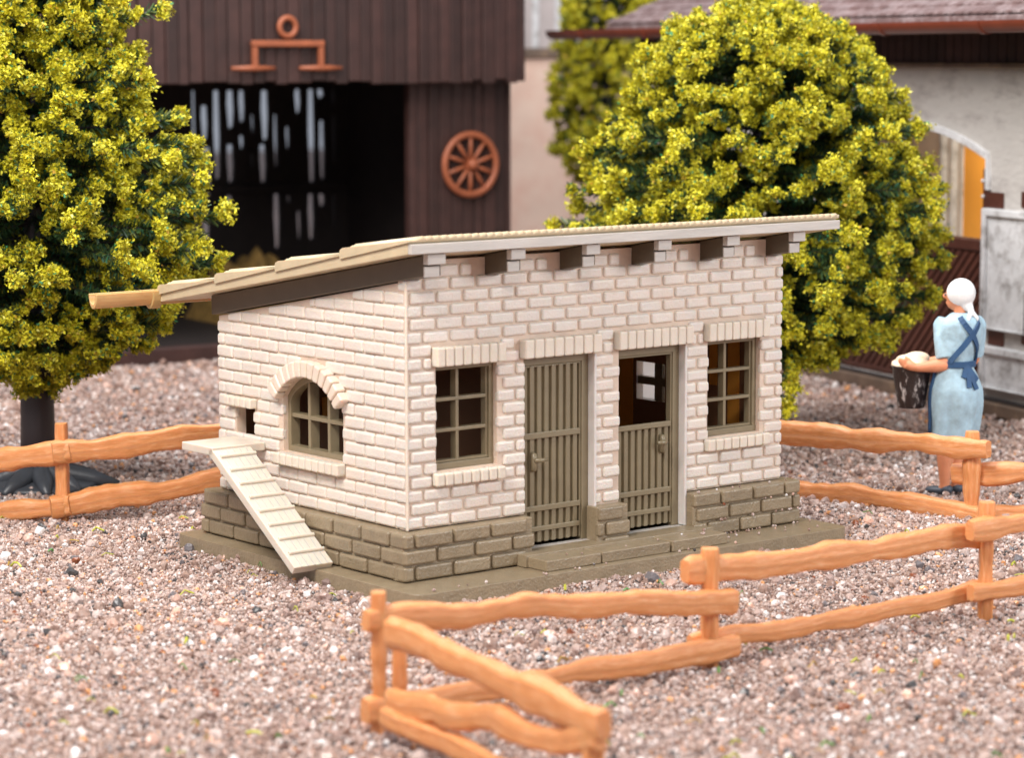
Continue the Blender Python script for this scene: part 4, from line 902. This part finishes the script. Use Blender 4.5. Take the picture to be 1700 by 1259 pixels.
b.add(V, [(i * n + j, i * n + (j + 1) % n, (i + 1) * n + (j + 1) % n, (i + 1) * n + j) for i in range(K) for j in range(n)] + [tuple(range(n)), tuple(K * n + j for j in range(n))])
for a, c in ((SHL, ELL), (SHR, ELR)):
    e_ = a.lerp(c, .86); b.tube([a + Vector((0, 0, .10)) - (a - Vector((0, 0, a.z))) * .15, a, a.lerp(c, .4), e_], [.12, .15, .175, .185], 16); b.ball(a, .142, nu=14, nv=10)
dro = b.build('dress', M['dress'], woman, smooth=True); remesh(dro, .022, 3)
# collar folds are in the mesh; apron: straps, waistband, bow, front panel
def ribbon(pts, w, t_, name, par):
    b = MB(); V = []; pts = [Vector(p) for p in pts]; k = len(pts)
    ctr = Vector((0, 0, 0))
    for i, p in enumerate(pts):
        d = (pts[min(i + 1, k - 1)] - pts[max(i - 1, 0)]).normalized(); nr = Vector((p.x, p.y, 0)); nr = (nr - d * nr.dot(d)).normalized(); s_ = d.cross(nr)
        V += [p - s_ * w - nr * t_, p + s_ * w - nr * t_, p + s_ * w + nr * t_, p - s_ * w + nr * t_]
    b.add(V, [(i * 4 + j, i * 4 + (j + 1) % 4, (i + 1) * 4 + (j + 1) % 4, (i + 1) * 4 + j) for i in range(k - 1) for j in range(4)] + [(0, 1, 2, 3), (4 * k - 1, 4 * k - 2, 4 * k - 3, 4 * k - 4)])
    return b.build(name, M['apron'], par, smooth=False)
ap = empty('apron', (0, 0, 0)); ap.parent = woman
for s_ in (-1, 1):
    ribbon([dress_pt(s_ * t * 1.0, z_, .022) for t, z_ in zip(np.linspace(.62, -.95, 16), np.linspace(3.30, 2.47, 16))], .05, .016, 'strap', ap)
ribbon([dress_pt(t, 2.43, .022) for t in np.linspace(-1.9, 1.9, 26)], .055, .018, 'waistband', ap)
for t0_, t1_, z_ in ((0, .22, 1.98), (.02, -.12, 2.02), (0, .42, 2.14), (0, -.3, 2.2)):
    ribbon([dress_pt(t0_ + (t1_ - t0_) * q, 2.42 + (z_ - 2.42) * q, .03) for q in np.linspace(0, 1, 7)], .045, .014, 'bow', ap)
b = MB(); V = []; ks = 12
for i in range(ks + 1):
    z_ = 1.14 + (2.42 - 1.14) * i / ks
    for j in range(15):
        a = math.pi + (j / 14 - .5) * 2.7; V.append(dress_pt(a, z_, .035))
    for j in range(14, -1, -1):
        a = math.pi + (j / 14 - .5) * 2.7; V.append(dress_pt(a, z_, .01))
b.add(V, [(i * 30 + j, i * 30 + (j + 1) % 30, (i + 1) * 30 + (j + 1) % 30, (i + 1) * 30 + j) for i in range(ks) for j in range(30)] + [tuple(range(30)), tuple(ks * 30 + j for j in range(30))])
b.build('apron_panel', M['apron'], ap, smooth=True)
# headscarf
b = MB(); mt_ = Matrix.Rotation(R(62), 3, 'Z') @ Matrix.Rotation(R(16), 3, 'X')
b.ball(HD - hf * .035 + Vector((0, 0, .035)), (.245, .27, .275), mt_, 20, 14)
kn = HD - hf * .2 + Vector((0.02, -.06, -.27)); b.ball(kn, (.06, .06, .05), nu=10, nv=8)
b.tube([HD - hf * .12 + Vector((0, 0, -.15)), kn], [.15, .06], 12)
b.tube([kn, kn + Vector((-.07, -.10, -.16)), kn + Vector((-.10, -.12, -.24))], [.045, .05, .02], 8); b.tube([kn, kn + Vector((.10, -.05, -.13)), kn + Vector((.14, -.06, -.24))], [.04, .04, .012], 8)
hs = b.build('headscarf', M['scarf'], woman, smooth=True); remesh(hs, .02, 4)
for foot, rz_ in ((Vector((-.24, -.05, 0)), 55), (Vector((.0, .12, 0)), 50)):
    b = MB(); d = fdir(R(rz_)); b.ball(foot + d * .13 + Vector((0, 0, .06)), (.125, .27, .085), Matrix.Rotation(R(rz_), 3, 'Z'), 14, 10); b.ball(foot - d * .04 + Vector((0, 0, .09)), (.12, .12, .10), nu=12, nv=8)
    o = b.build('shoe', M['shoe'], woman, smooth=True); remesh(o, .02, 3)
# basket and laundry
BC = Vector((-.84, .22, 0)); wm = Matrix.Rotation(wrz, 3, 'Z')
bk = empty('basket', wb + wm @ (BC + Vector((0, 0, 1.58))), wrz, label='dark brown wicker laundry basket held by the woman', cat='basket')
b = MB(); V = []; n = 40; hs_ = [(0, .20), (.0, .235), (.05, .25), (.4, .31), (.74, .365), (.78, .385), (.80, .36), (.74, .33), (.1, .2)]
for (z_, r_) in hs_:
    for j in range(n): a = 6.28318 * j / n; V.append(((r_ + .006 * math.sin(20 * a)) * math.cos(a), (r_ + .006 * math.sin(20 * a)) * .9 * math.sin(a), z_))
b.add(V, [(i * n + j, i * n + (j + 1) % n, (i + 1) * n + (j + 1) % n, (i + 1) * n + j) for i in range(len(hs_) - 1) for j in range(n)] + [tuple(range(n)), tuple((len(hs_) - 1) * n + j for j in range(n))])
b.build('wicker_body', M['wicker'], bk, smooth=True)
b = MB(); lathe = []; 
for i in range(22):
    a = 6.283 * i / 22; b.ball((.31 * math.cos(a), .28 * math.sin(a), .80 + .02 * math.sin(3 * a)), (.075, .075, .06), nu=10, nv=8)
b.ball((0, 0, .80), (.33, .30, .2), nu=20, nv=12); b.ball((.1, .02, .92), (.24, .2, .12), nu=14, nv=8); b.ball((-.14, .0, .88), (.16, .2, .10), nu=14, nv=8)
la = b.build('laundry', M['laundry'], None, smooth=True); la.location = bk.location; la.rotation_euler = (0, 0, wrz); remesh(la, .025, 2)
tag(la, 'cream folded laundry heaped in the dark wicker basket', 'laundry')
